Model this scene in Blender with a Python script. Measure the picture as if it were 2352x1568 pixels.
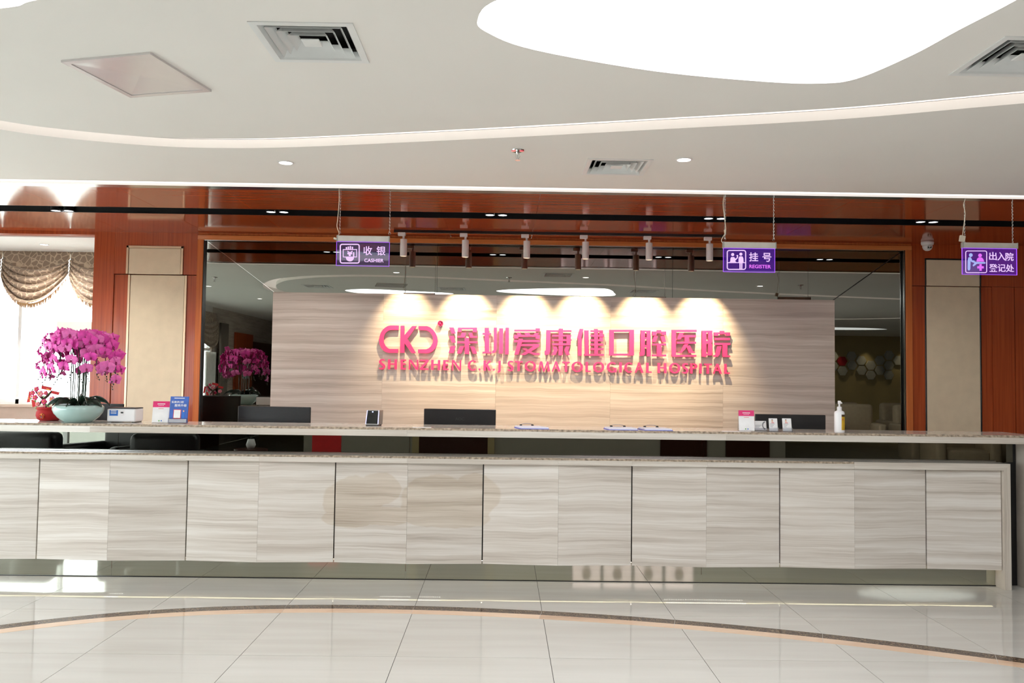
import bpy, bmesh, math, random
from mathutils import Vector, Matrix
random.seed(7)
for _o in list(bpy.data.objects):
    bpy.data.objects.remove(_o, do_unlink=True)
SC = bpy.context.scene
COL = SC.collection

# ------------------------------------------------------------------ camera
FPX, CX, CY, CAMZ = 1920.0, 1176.0, 784.0, 1.45
_yv = Vector((1154 - CX, 867 - CY, FPX)).normalized()
_xv = Vector((1, .0135, 0)); _xv = (_xv - _yv * _xv.dot(_yv)).normalized()
_zv = _xv.cross(_yv)
if _zv.y > 0: _zv = -_zv
RX = Vector((_xv.x, _yv.x, _zv.x)); RD = Vector((_xv.y, _yv.y, _zv.y)); RF = Vector((_xv.z, _yv.z, _zv.z))
cam_d = bpy.data.cameras.new('camera'); cam = bpy.data.objects.new('camera', cam_d); COL.objects.link(cam)
cam_d.sensor_fit = 'HORIZONTAL'; cam_d.sensor_width = 36.0; cam_d.lens = 36.0 * FPX / 2352.0
cam_d.clip_start = .05; cam_d.clip_end = 200
_m = Matrix((RX, -RD, -RF)).transposed().to_4x4(); _m.translation = (0, 0, CAMZ)
cam.matrix_world = _m
SC.camera = cam

# ------------------------------------------------------------------ world, daylight, exposure
W = bpy.data.worlds.new('sky'); SC.world = W; W.use_nodes = True
_bg = W.node_tree.nodes['Background']
_bg.inputs[0].default_value = (.93, .97, 1.0, 1); _bg.inputs[1].default_value = 9.0
SC.view_settings.view_transform = 'Standard'; SC.view_settings.look = 'None'
SC.view_settings.gamma = 1.0; SC.view_settings.use_curve_mapping = False
SC.view_settings.exposure = 0.17
SC.cycles.use_denoising = True
SC.cycles.max_bounces = 8; SC.cycles.diffuse_bounces = 4; SC.cycles.glossy_bounces = 5
SC.cycles.use_adaptive_sampling = True; SC.cycles.adaptive_threshold = .06; SC.cycles.use_light_tree = False
SC.cycles.transparent_max_bounces = 12; SC.cycles.sample_clamp_indirect = 6.0
SC.cycles.caustics_reflective = False; SC.cycles.caustics_refractive = False

def portal(name, loc, rot, sx, sy):
    d = bpy.data.lights.new(name, 'AREA'); d.shape = 'RECTANGLE'; d.size = sx; d.size_y = sy; d.energy = 1
    d.cycles.is_portal = True
    o = bpy.data.objects.new(name, d); COL.objects.link(o); o.location = loc; o.rotation_euler = rot
portal('daylight_portal_back', (-4.6, 9.18, 1.85), (math.radians(-90), 0, 0), 2.8, 1.8)
portal('daylight_portal_side', (-5.95, 3.07, 1.36), (0, math.radians(-90), 0), 2.5, 7.65)
BLOB_E = 8.3       # luminous ceiling panels
RIB_E = 1.02        # cove ribbon
SLOT_W = 52.0     # twin downlights in the soffit slot
SPOT_W = 170.0      # track spots

# ------------------------------------------------------------------ pixel rays -> real points
def ray(x, y):
    return RX * (x - CX) + RD * (y - CY) + RF * FPX
def at(x, y, Y):
    d = ray(x, y); d = d * (Y / d.y); d.z += CAMZ; return d
def atz(x, y, z):
    d = ray(x, y); d = d * ((z - CAMZ) / d.z); d.z = z; return d
def X_(x, y, Y): return at(x, y, Y).x
def Z_(x, y, Y): return at(x, y, Y).z

# ------------------------------------------------------------------ materials
MATS = {}
def _nt(name):
    m = bpy.data.materials.new(name); m.use_nodes = True; nt = m.node_tree
    return m, nt, nt.nodes['Principled BSDF']
def srgb(*c):
    def f(v):
        v /= 255.0
        return v / 12.92 if v <= .04045 else ((v + .055) / 1.055) ** 2.4
    return tuple(f(v) for v in c)
def mat(name, col, rough=.5, metal=0., coat=0., var=.06, scale=14., emit=None, es=0., spec=.5, ior=1.5, sheen=0., sss=0., bump=0.):
    if name in MATS: return MATS[name]
    m, nt, b = _nt(name)
    N, L = nt.nodes, nt.links
    tc = N.new('ShaderNodeTexCoord'); nz = N.new('ShaderNodeTexNoise'); nz.inputs['Scale'].default_value = scale
    nz.inputs['Detail'].default_value = 3
    L.new(tc.outputs['Object'], nz.inputs['Vector'])
    mr = N.new('ShaderNodeMapRange'); mr.inputs['From Min'].default_value = .3; mr.inputs['From Max'].default_value = .7
    mr.inputs['To Min'].default_value = 1 - var; mr.inputs['To Max'].default_value = 1 + var
    L.new(nz.outputs['Fac'], mr.inputs['Value'])
    mx = N.new('ShaderNodeVectorMath'); mx.operation = 'SCALE'; mx.inputs[0].default_value = col[:3]
    L.new(mr.outputs['Result'], mx.inputs['Scale'])
    L.new(mx.outputs['Vector'], b.inputs['Base Color'])
    b.inputs['Roughness'].default_value = rough; b.inputs['Metallic'].default_value = metal
    b.inputs['Coat Weight'].default_value = coat; b.inputs['Coat Roughness'].default_value = .04
    b.inputs['Specular IOR Level'].default_value = spec; b.inputs['IOR'].default_value = ior
    b.inputs['Sheen Weight'].default_value = sheen
    if sss: b.inputs['Subsurface Weight'].default_value = sss; b.inputs['Subsurface Radius'].default_value = (.02, .01, .01)
    if emit:
        b.inputs['Emission Color'].default_value = (*emit, 1); b.inputs['Emission Strength'].default_value = es
    if bump:
        bp = N.new('ShaderNodeBump'); bp.inputs['Strength'].default_value = bump; bp.inputs['Distance'].default_value = .004
        n2 = N.new('ShaderNodeTexNoise'); n2.inputs['Scale'].default_value = scale * 8
        L.new(tc.outputs['Object'], n2.inputs['Vector']); L.new(n2.outputs['Fac'], bp.inputs['Height']); L.new(bp.outputs['Normal'], b.inputs['Normal'])
    MATS[name] = m
    return m

def ramp(N, stops):
    r = N.new('ShaderNodeValToRGB'); e = r.color_ramp.elements
    while len(e) < len(stops): e.new(.5)
    for k, (p, c) in enumerate(stops): e[k].position = p; e[k].color = (*c, 1)
    return r

def stone(name, dark, mid, light, rough=.22, axis='X', stain=None, zs=13., coat=.0, spread=.22):
    """serpeggiante limestone: long wavy veins along one axis, shifted from slab to slab"""
    if name in MATS: return MATS[name]
    m, nt, b = _nt(name); N, L = nt.nodes, nt.links
    g = N.new('ShaderNodeNewGeometry'); oi = N.new('ShaderNodeObjectInfo')
    mu = N.new('ShaderNodeMath'); mu.operation = 'MULTIPLY'; mu.inputs[1].default_value = 37.0
    L.new(oi.outputs['Random'], mu.inputs[0])
    cb = N.new('ShaderNodeCombineXYZ')
    for k in ('X', 'Z'): L.new(mu.outputs[0], cb.inputs[k])
    a0 = N.new('ShaderNodeVectorMath'); a0.operation = 'ADD'; L.new(g.outputs['Position'], a0.inputs[0]); L.new(cb.outputs[0], a0.inputs[1])
    wn_ = N.new('ShaderNodeTexNoise'); wn_.inputs['Scale'].default_value = 2.6; wn_.inputs['Detail'].default_value = 3; L.new(a0.outputs[0], wn_.inputs['Vector'])
    ws_ = N.new('ShaderNodeVectorMath'); ws_.operation = 'SUBTRACT'; ws_.inputs[1].default_value = (.5, .5, .5); L.new(wn_.outputs['Color'], ws_.inputs[0])
    wm_ = N.new('ShaderNodeVectorMath'); wm_.operation = 'SCALE'; wm_.inputs['Scale'].default_value = .04; L.new(ws_.outputs[0], wm_.inputs[0])
    ad = N.new('ShaderNodeVectorMath'); ad.operation = 'ADD'; L.new(a0.outputs[0], ad.inputs[0]); L.new(wm_.outputs[0], ad.inputs[1])
    def noise(sx, sz, detail, dist):
        mp = N.new('ShaderNodeMapping'); mp.inputs['Scale'].default_value = (sx, 1.5, sz) if axis == 'X' else (sz, 1.5, sx)
        L.new(ad.outputs[0], mp.inputs['Vector'])
        n = N.new('ShaderNodeTexNoise'); n.inputs['Scale'].default_value = 1; n.inputs['Detail'].default_value = detail
        n.inputs['Distortion'].default_value = dist; n.inputs['Roughness'].default_value = .6
        L.new(mp.outputs[0], n.inputs['Vector']); return n
    n1 = noise(.55, zs, 5, .35); n2 = noise(.9, zs * 8, 4, .5)
    ma = N.new('ShaderNodeMath'); ma.operation = 'MULTIPLY_ADD'; ma.inputs[1].default_value = .5
    L.new(n2.outputs['Fac'], ma.inputs[0]); L.new(n1.outputs['Fac'], ma.inputs[2])
    sb = N.new('ShaderNodeMath'); sb.operation = 'SUBTRACT'; sb.inputs[1].default_value = .25; L.new(ma.outputs[0], sb.inputs[0])
    r = ramp(N, [(.5 - spread, dark), (.5 - spread * .12, mid), (.5 + spread * .8, light)]); L.new(sb.outputs[0], r.inputs['Fac'])
    out = r.outputs['Color']
    tone = N.new('ShaderNodeMapRange'); tone.inputs['To Min'].default_value = .95; tone.inputs['To Max'].default_value = 1.03
    L.new(oi.outputs['Random'], tone.inputs['Value'])
    vm = N.new('ShaderNodeVectorMath'); vm.operation = 'SCALE'; L.new(out, vm.inputs[0]); L.new(tone.outputs[0], vm.inputs['Scale']); out = vm.outputs[0]
    if stain:
        last = None
        nn = N.new('ShaderNodeTexNoise'); nn.inputs['Scale'].default_value = 7; nn.inputs['Detail'].default_value = 3
        L.new(g.outputs['Position'], nn.inputs['Vector'])
        for (cx, cz, rx, rz) in stain:
            s = N.new('ShaderNodeVectorMath'); s.operation = 'SUBTRACT'; s.inputs[1].default_value = (cx, 0, cz); L.new(g.outputs['Position'], s.inputs[0])
            q = N.new('ShaderNodeVectorMath'); q.operation = 'MULTIPLY'; q.inputs[1].default_value = (1 / rx, 0, 1 / rz); L.new(s.outputs[0], q.inputs[0])
            ln = N.new('ShaderNodeVectorMath'); ln.operation = 'LENGTH'; L.new(q.outputs[0], ln.inputs[0])
            if last is None: last = ln.outputs['Value']
            else:
                mn = N.new('ShaderNodeMath'); mn.operation = 'MINIMUM'; L.new(last, mn.inputs[0]); L.new(ln.outputs['Value'], mn.inputs[1]); last = mn.outputs[0]
        pe = N.new('ShaderNodeMath'); pe.operation = 'MULTIPLY_ADD'; pe.inputs[1].default_value = .5; L.new(nn.outputs['Fac'], pe.inputs[0]); L.new(last, pe.inputs[2])
        mr = N.new('ShaderNodeMapRange'); mr.inputs['From Min'].default_value = 1.2; mr.inputs['From Max'].default_value = 1.27
        mr.inputs['To Min'].default_value = .4; mr.inputs['To Max'].default_value = 0
        L.new(pe.outputs[0], mr.inputs['Value'])
        mx = N.new('ShaderNodeMix'); mx.data_type = 'RGBA'; mx.blend_type = 'MULTIPLY'
        L.new(mr.outputs[0], mx.inputs['Factor']); L.new(out, mx.inputs[6]); mx.inputs[7].default_value = (.78, .67, .52, 1)
        out = mx.outputs[2]
    L.new(out, b.inputs['Base Color'])
    b.inputs['Roughness'].default_value = rough; b.inputs['Coat Weight'].default_value = coat; b.inputs['Coat Roughness'].default_value = .05
    MATS[name] = m; return m

def wood(name, dark, light, axis='Z', rough=.3, coat=0., scale=1.0, spec=.5):
    if name in MATS: return MATS[name]
    m, nt, b = _nt(name); N, L = nt.nodes, nt.links
    g = N.new('ShaderNodeNewGeometry'); mp = N.new('ShaderNodeMapping')
    a, f = 1.2 * scale, 60 * scale
    mp.inputs['Scale'].default_value = {'X': (a, f, f), 'Y': (f, a, f), 'Z': (f, f, a)}[axis]
    L.new(g.outputs['Position'], mp.inputs['Vector'])
    n = N.new('ShaderNodeTexNoise'); n.inputs['Scale'].default_value = 1; n.inputs['Detail'].default_value = 5; n.inputs['Distortion'].default_value = .2
    L.new(mp.outputs[0], n.inputs['Vector'])
    r = ramp(N, [(.3, dark), (.7, light)]); L.new(n.outputs['Fac'], r.inputs['Fac'])
    L.new(r.outputs['Color'], b.inputs['Base Color'])
    b.inputs['Roughness'].default_value = rough; b.inputs['Coat Weight'].default_value = coat; b.inputs['Coat Roughness'].default_value = .04
    b.inputs['Specular IOR Level'].default_value = spec
    MATS[name] = m; return m

def emission(name, col, s, big=False, base=.6):
    if name in MATS: return MATS[name]
    m, nt, b = _nt(name)
    b.inputs['Base Color'].default_value = (base, base, base, 1); b.inputs['Roughness'].default_value = .6
    b.inputs['Emission Color'].default_value = (*col, 1); b.inputs['Emission Strength'].default_value = s
    if not big: m.cycles.emission_sampling = 'NONE'
    MATS[name] = m; return m

def sheet_mat(name, tint, emit, es, gloss=.06):
    """clear acrylic sheet, edge lit"""
    if name in MATS: return MATS[name]
    m = bpy.data.materials.new(name); m.use_nodes = True; nt = m.node_tree; N, L = nt.nodes, nt.links
    N.remove(N['Principled BSDF']); out = N['Material Output']
    t = N.new('ShaderNodeBsdfTransparent'); t.inputs[0].default_value = (*tint, 1)
    gl = N.new('ShaderNodeBsdfGlossy'); gl.inputs['Roughness'].default_value = .02
    mx = N.new('ShaderNodeMixShader'); mx.inputs[0].default_value = gloss; L.new(t.outputs[0], mx.inputs[1]); L.new(gl.outputs[0], mx.inputs[2])
    last = mx.outputs[0]
    if es:
        e = N.new('ShaderNodeEmission'); e.inputs[0].default_value = (*emit, 1); e.inputs[1].default_value = es
        ad = N.new('ShaderNodeAddShader'); L.new(last, ad.inputs[0]); L.new(e.outputs[0], ad.inputs[1]); last = ad.outputs[0]
    L.new(last, out.inputs['Surface']); m.cycles.emission_sampling = 'NONE'
    MATS[name] = m; return m

def mirror(name, col, rough=.0):
    if name in MATS: return MATS[name]
    m, nt, b = _nt(name)
    b.inputs['Base Color'].default_value = (*col, 1); b.inputs['Metallic'].default_value = 1; b.inputs['Roughness'].default_value = rough
    MATS[name] = m; return m

def tile_mat():
    m, nt, b = _nt('cream_floor_tile'); N, L = nt.nodes, nt.links
    g = N.new('ShaderNodeNewGeometry'); oi = N.new('ShaderNodeObjectInfo')
    mu = N.new('ShaderNodeMath'); mu.operation = 'MULTIPLY'; mu.inputs[1].default_value = 53.; L.new(oi.outputs['Random'], mu.inputs[0])
    ad = N.new('ShaderNodeVectorMath'); ad.operation = 'ADD'; L.new(g.outputs['Position'], ad.inputs[0]); L.new(mu.outputs[0], ad.inputs[1])
    mp = N.new('ShaderNodeMapping'); mp.inputs['Scale'].default_value = (.8, 9, 3); L.new(ad.outputs[0], mp.inputs['Vector'])
    n = N.new('ShaderNodeTexNoise'); n.inputs['Scale'].default_value = 1; n.inputs['Detail'].default_value = 5; n.inputs['Distortion'].default_value = .4
    L.new(mp.outputs[0], n.inputs['Vector'])
    r = ramp(N, [(.25, (.48, .46, .42)), (.75, (.545, .53, .495))]); L.new(n.outputs['Fac'], r.inputs['Fac'])
    L.new(r.outputs[0], b.inputs['Base Color']); b.inputs['Roughness'].default_value = .045; b.inputs['IOR'].default_value = 1.52
    MATS['tile'] = m; return m

def emperador():
    m, nt, b = _nt('dark_brown_marble'); N, L = nt.nodes, nt.links
    g = N.new('ShaderNodeNewGeometry'); v = N.new('ShaderNodeTexVoronoi'); v.feature = 'DISTANCE_TO_EDGE'; v.inputs['Scale'].default_value = 26
    n = N.new('ShaderNodeTexNoise'); n.inputs['Scale'].default_value = 18; n.inputs['Detail'].default_value = 4
    L.new(g.outputs['Position'], n.inputs['Vector'])
    mx = N.new('ShaderNodeMix'); mx.data_type = 'VECTOR'; mx.inputs[0].default_value = .25
    L.new(g.outputs['Position'], mx.inputs[4]); L.new(n.outputs['Color'], mx.inputs[5]); L.new(mx.outputs[1], v.inputs['Vector'])
    r = ramp(N, [(0., (.42, .33, .2)), (.035, (.09, .055, .04)), (.2, (.035, .02, .016))]); L.new(v.outputs['Distance'], r.inputs['Fac'])
    L.new(r.outputs[0], b.inputs['Base Color']); b.inputs['Roughness'].default_value = .1; b.inputs['Specular IOR Level'].default_value = .22
    return m

def crackle():
    m, nt, b = _nt('brown_curtain_cloth'); N, L = nt.nodes, nt.links
    uv = N.new('ShaderNodeTexCoord'); v = N.new('ShaderNodeTexVoronoi'); v.feature = 'DISTANCE_TO_EDGE'; v.inputs['Scale'].default_value = 16
    L.new(uv.outputs['Object'], v.inputs['Vector'])
    r = ramp(N, [(0., (.55, .43, .31)), (.05, (.50, .38, .27)), (.09, (.26, .185, .13))]); L.new(v.outputs['Distance'], r.inputs['Fac'])
    L.new(r.outputs[0], b.inputs['Base Color']); b.inputs['Roughness'].default_value = .55; b.inputs['Sheen Weight'].default_value = .3
    return m

# ------------------------------------------------------------------ mesh building
ORG = {}
class MB:
    def __init__(s): s.bm = bmesh.new()
    def box(s, x0, x1, y0, y1, z0, z1, bev=0, seg=1, M=None):
        r = bmesh.ops.create_cube(s.bm, size=1.0); vs = r['verts']
        for v in vs:
            v.co = Vector(((x0 + x1) / 2 + v.co.x * (x1 - x0), (y0 + y1) / 2 + v.co.y * (y1 - y0), (z0 + z1) / 2 + v.co.z * (z1 - z0)))
        if bev:
            es = list({e for v in vs for e in v.link_edges})
            b = bmesh.ops.bevel(s.bm, geom=es, offset=bev, segments=seg, profile=.5, affect='EDGES')
            vs = list({v for f in b['faces'] for v in f.verts} | {v for v in vs if v.is_valid})
        if M is not None:
            for v in vs: v.co = M @ v.co
        return s
    def face(s, pts):
        return s.bm.faces.new([s.bm.verts.new(p) for p in pts])
    def solid(s, pts, d):
        """closed prism: polygon pts (3-D) pushed by vector d"""
        d = Vector(d); a = [s.bm.verts.new(p) for p in pts]; b = [s.bm.verts.new(Vector(p) + d) for p in pts]
        s.bm.faces.new(a); s.bm.faces.new(list(reversed(b))); n = len(a)
        for i in range(n): s.bm.faces.new((a[i], a[(i + 1) % n], b[(i + 1) % n], b[i]))
        return s
    def prism(s, poly, y0, y1):          # polygon in X,Z
        return s.solid([(x, y0, z) for x, z in poly], (0, y1 - y0, 0))
    def plan(s, poly, z0, z1):           # polygon in X,Y
        return s.solid([(x, y, z0) for x, y in poly], (0, 0, z1 - z0))
    def lathe(s, prof, c=(0, 0, 0), n=24, M=None):
        rings = []
        T = Matrix.Translation(c) @ (M or Matrix.Identity(4))
        for r, z in prof:
            if r < 1e-6: rings.append([s.bm.verts.new(T @ Vector((0, 0, z)))])
            else: rings.append([s.bm.verts.new(T @ Vector((r * math.cos(2 * math.pi * k / n), r * math.sin(2 * math.pi * k / n), z))) for k in range(n)])
        for a, b in zip(rings, rings[1:]):
            for k in range(n):
                q = [a[k % len(a)], a[(k + 1) % len(a)], b[(k + 1) % len(b)], b[k % len(b)]]
                q = list(dict.fromkeys(q))
                if len(q) > 2:
                    try: s.bm.faces.new(q)
                    except ValueError: pass
        for rg in (rings[0], rings[-1]):
            if len(rg) > 2:
                try: s.bm.faces.new(rg)
                except ValueError: pass
        return s
    def tube(s, pts, r, n=6, closed=False):
        pts = [Vector(p) for p in pts]; rings = []; m = len(pts)
        for i, p in enumerate(pts):
            a = pts[(i - 1) % m] if closed else pts[max(i - 1, 0)]; b = pts[(i + 1) % m] if closed else pts[min(i + 1, m - 1)]
            d = (b - a).normalized(); u = d.orthogonal().normalized() if i == 0 else (u - d * u.dot(d)).normalized()
            w = d.cross(u); rr = r[i] if isinstance(r, (list, tuple)) else r
            rings.append([s.bm.verts.new(p + (u * math.cos(2 * math.pi * k / n) + w * math.sin(2 * math.pi * k / n)) * rr) for k in range(n)])
        rg = list(zip(rings, rings[1:])) + ([(rings[-1], rings[0])] if closed else [])
        for a, b in rg:
            for k in range(n): s.bm.faces.new((a[k], a[(k + 1) % n], b[(k + 1) % n], b[k]))
        if not closed:
            s.bm.faces.new(rings[0]); s.bm.faces.new(rings[-1])
        return s
    def grid(s, fn, nu, nv):
        V = [[s.bm.verts.new(fn(i / nu, j / nv)) for j in range(nv + 1)] for i in range(nu + 1)]
        for i in range(nu):
            for j in range(nv): s.bm.faces.new((V[i][j], V[i + 1][j], V[i + 1][j + 1], V[i][j + 1]))
        return s
    def disc(s, c, r, nrm=(0, 0, -1), n=20, th=.002):
        nrm = Vector(nrm).normalized(); u = nrm.orthogonal().normalized(); w = nrm.cross(u); c = Vector(c)
        return s.solid([c + (u * math.cos(2 * math.pi * k / n) + w * math.sin(2 * math.pi * k / n)) * r for k in range(n)], nrm * th)
    def mesh(s, me, fn):
        vs = [s.bm.verts.new(fn(v.co)) for v in me.vertices]
        for p in me.polygons:
            try: s.bm.faces.new([vs[i] for i in p.vertices])
            except ValueError: pass
        return s
    def xform(s, M):
        for v in s.bm.verts: v.co = M @ v.co
        return s
    def build(s, name, m, parent=None, org=None, smooth=False, solidify=0, recalc=True):
        bm = s.bm
        if recalc: bmesh.ops.recalc_face_normals(bm, faces=bm.faces[:])
        co = [v.co for v in bm.verts]
        lo = Vector([min(c[i] for c in co) for i in range(3)]); hi = Vector([max(c[i] for c in co) for i in range(3)])
        o_ = Vector(org) if org is not None else Vector(((lo.x + hi.x) / 2, (lo.y + hi.y) / 2, lo.z if parent is None else (lo.z + hi.z) / 2))
        for v in bm.verts: v.co -= o_
        me = bpy.data.meshes.new(name); bm.to_mesh(me); bm.free()
        me.materials.append(MATS[m] if isinstance(m, str) else m)
        if smooth:
            for p in me.polygons: p.use_smooth = True
        o = bpy.data.objects.new(name, me); COL.objects.link(o); ORG[o] = o_
        if parent is not None: o.parent = parent; o.location = o_ - ORG[parent]
        else: o.location = o_
        if solidify:
            md = o.modifiers.new('thickness', 'SOLIDIFY'); md.thickness = solidify; md.offset = 0
        return o

def tag(o, label=None, cat=None, group=None, kind=None):
    if label: o['label'] = label
    if cat: o['category'] = cat
    if group: o['group'] = group
    if kind: o['kind'] = kind
    return o
def thing(name, label, cat, loc, group=None, kind=None):
    o = bpy.data.objects.new(name, None); COL.objects.link(o); o.location = loc; ORG[o] = Vector(loc); o.empty_display_size = .1
    return tag(o, label, cat, group, kind)
def copy_part(src, parent, loc):
    c = src.copy(); COL.objects.link(c); c.parent = parent; c.location = Vector(loc) - ORG[parent]; ORG[c] = Vector(loc)
    return c
def copy_thing(root, loc, label, group=None, rotz=None):
    r = root.copy(); COL.objects.link(r); r.location = loc; ORG[r] = Vector(loc); r['label'] = label
    if rotz is not None: r.rotation_euler.z = rotz
    if group: r['group'] = group
    for ch in [o for o in root.children]:
        c = ch.copy(); COL.objects.link(c); c.parent = r
        for g in [o for o in ch.children]:
            d = g.copy(); COL.objects.link(d); d.parent = c
    return r

# lettering: outlines filled as flat solid shapes
_TX = {}
def text_mesh(body, bold=0.0):
    k = (body, bold)
    if k in _TX: return _TX[k]
    cu = bpy.data.curves.new('t', 'FONT'); cu.body = body; cu.size = 1; cu.extrude = .5; cu.offset = bold; cu.resolution_u = 3
    o = bpy.data.objects.new('t', cu); COL.objects.link(o)
    bpy.context.view_layer.update()
    me = bpy.data.meshes.new_from_object(o.evaluated_get(bpy.context.evaluated_depsgraph_get()))
    bpy.data.objects.remove(o, do_unlink=True)
    _TX[k] = me; return me
def text(mb, body, x0, x1, z0, z1, y, th=.001, bold=0., M=None):
    """lettering fitted to a box in the X-Z plane, facing -Y, front face at y"""
    me = text_mesh(body, bold)
    if not len(me.vertices): return mb
    a0 = min(v.co.x for v in me.vertices); a1 = max(v.co.x for v in me.vertices)
    b0 = min(v.co.y for v in me.vertices); b1 = max(v.co.y for v in me.vertices)
    def fn(c):
        p = Vector((x0 + (c.x - a0) / (a1 - a0) * (x1 - x0), y + (.5 - c.z) * th, z0 + (c.y - b0) / (b1 - b0) * (z1 - z0)))
        return M @ p if M is not None else p
    return mb.mesh(me, fn)
def stroke(pts, w):
    """poly outline of a polyline with (varying) width, 2-D"""
    n = len(pts); ws = w if isinstance(w, (list, tuple)) else [w] * n
    L_, R_ = [], []
    for i, (x, z) in enumerate(pts):
        a = pts[max(i - 1, 0)]; b = pts[min(i + 1, n - 1)]
        dx, dz = b[0] - a[0], b[1] - a[1]; l = math.hypot(dx, dz) or 1
        nx, nz = -dz / l * ws[i] / 2, dx / l * ws[i] / 2
        L_.append((x + nx, z + nz)); R_.append((x - nx, z - nz))
    return L_ + R_[::-1]
def smooth_loop(pts, n=8, closed=True):
    out = []; m = len(pts)
    for i in range(m if closed else m - 1):
        if closed: p0, p1, p2, p3 = pts[(i - 1) % m], pts[i], pts[(i + 1) % m], pts[(i + 2) % m]
        else: p0, p1, p2, p3 = pts[max(i - 1, 0)], pts[i], pts[i + 1], pts[min(i + 2, m - 1)]
        for k in range(n):
            t = k / n
            out.append(tuple(.5 * (2 * b + (c - a) * t + (2 * a - 5 * b + 4 * c - d) * t * t + (3 * b - a - 3 * c + d) * t ** 3) for a, b, c, d in zip(p0, p1, p2, p3)))
    if not closed: out.append(tuple(pts[-1]))
    return out
def filled(loops, z0, z1):
    """flat plate with holes: loops in X,Y, even-odd fill"""
    cu = bpy.data.curves.new('f', 'CURVE'); cu.dimensions = '2D'; cu.fill_mode = 'BOTH'; cu.extrude = (z1 - z0) / 2
    for lp in loops:
        sp = cu.splines.new('POLY'); sp.points.add(len(lp) - 1); sp.use_cyclic_u = True
        for p, q in zip(sp.points, lp): p.co = (q[0], q[1], 0, 1)
    o = bpy.data.objects.new('f', cu); COL.objects.link(o); bpy.context.view_layer.update()
    me = bpy.data.meshes.new_from_object(o.evaluated_get(bpy.context.evaluated_depsgraph_get()))
    bpy.data.objects.remove(o, do_unlink=True)
    mb = MB(); zc = (z0 + z1) / 2
    mb.mesh(me, lambda c: Vector((c.x, c.y, c.z + zc)))
    return mb
def circle2(cx, cy, r, n=24): return [(cx + r * math.cos(2 * math.pi * k / n), cy + r * math.sin(2 * math.pi * k / n)) for k in range(n)]
# ------------------------------------------------------------------ palette
ZC = 2.785
YW = 7.95          # wood wall face
YM = 7.978           # tinted mirror plane
mat('ceiling_paint', (.86, .845, .815), .7, var=.012, scale=1.5)
mat('polished_edge', (.36, .29, .22), .12, var=.55, scale=45); mat('rough_slab', (.5, .5, .5), .9)
mat('grout', (.035, .03, .028), .8)
tile_mat(); MATS['emperador'] = emperador(); MATS['curtain'] = crackle()
stone('pink_marble', (.46, .30, .20), (.62, .43, .30), (.70, .52, .38), rough=.06, zs=6)
_st = []
for (px, py, rx, rz) in ((812, 1150, 62, 50), (872, 1122, 45, 34), (800, 1192, 55, 18), (880, 1185, 60, 20), (1000, 1150, 72, 52), (1092, 1142, 50, 48), (1030, 1192, 88, 20)):
    _c = at(px, py, 5.95); _st.append((_c.x, _c.z, rx * 5.95 / 1920 * 1.12, rz * 5.95 / 1920 * 1.12))
stone('desk_stone', (.45, .39, .335), (.61, .555, .495), (.735, .695, .645), stain=_st, rough=.2, zs=17)
stone('ledge_stone', (.47, .41, .35), (.62, .565, .50), (.73, .69, .63), rough=.12)
stone('wall_stone', (.38, .315, .265), (.54, .46, .40), (.66, .59, .53), zs=20, rough=.3)
wood('wall_wood', (.31, .046, .010), (.48, .094, .024), 'Z', .28, .1, spec=.4)
wood('soffit_wood', (.30, .048, .010), (.43, .085, .022), 'X', .1, .0, spec=.42)
wood('frame_wood', (.56, .16, .04), (.72, .25, .075), 'X', .3, .3)
wood('frame_wood_upright', (.48, .115, .028), (.64, .19, .05), 'Z', .4, 0, spec=.3)
mirror('tinted_mirror', (.30, .30, .275)); mirror('dark_mirror', (.15, .15, .13)); mirror('skirting_mirror', (.54, .55, .47), .03)
mirror('brass', (.62, .44, .30), .35); mirror('steel', (.55, .55, .54), .18); mirror('chrome', (.8, .8, .8), .06)
mat('black_metal', (.008, .008, .009), .3); mat('black_plastic', (.012, .012, .013), .38); mat('screen_black', (.006, .006, .007), .12)
mat('upholstery', (.76, .64, .46), .75, var=.04, scale=9, bump=.15)
mat('white_paint', (.78, .77, .75), .45, var=.02); mat('white_plastic', (.80, .79, .80), .3, var=.02)
mat('white_gloss', (.86, .86, .88), .25, var=.01); mat('grey_plastic', (.38, .40, .37), .4)
mat('diffuser_grey', (.80, .82, .82), .35, var=.02); mat('access_panel', (.68, .645, .645), .15, var=.01); mat('duct_dark', (.02, .02, .02), .8)
mat('pink_sign', srgb(250, 62, 122), .35, var=.02); mat('paper', (.85, .84, .86), .7, var=.01)
mat('sill_beige', (.62, .49, .40), .5, var=.03)
emission('light_panel', (.93, .97, 1.0), BLOB_E, True); emission('cove_light', (1.0, .87, .80), RIB_E, True); emission('lamp_white', (1.0, .97, .92), 9.0)
emission('lamp_cool', (.85, .92, 1.0), 7.0); emission('lamp_warm', (1.0, .78, .45), 2.2)
emission('edge_light', (1.0, .93, .88), 1.3, True)

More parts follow.
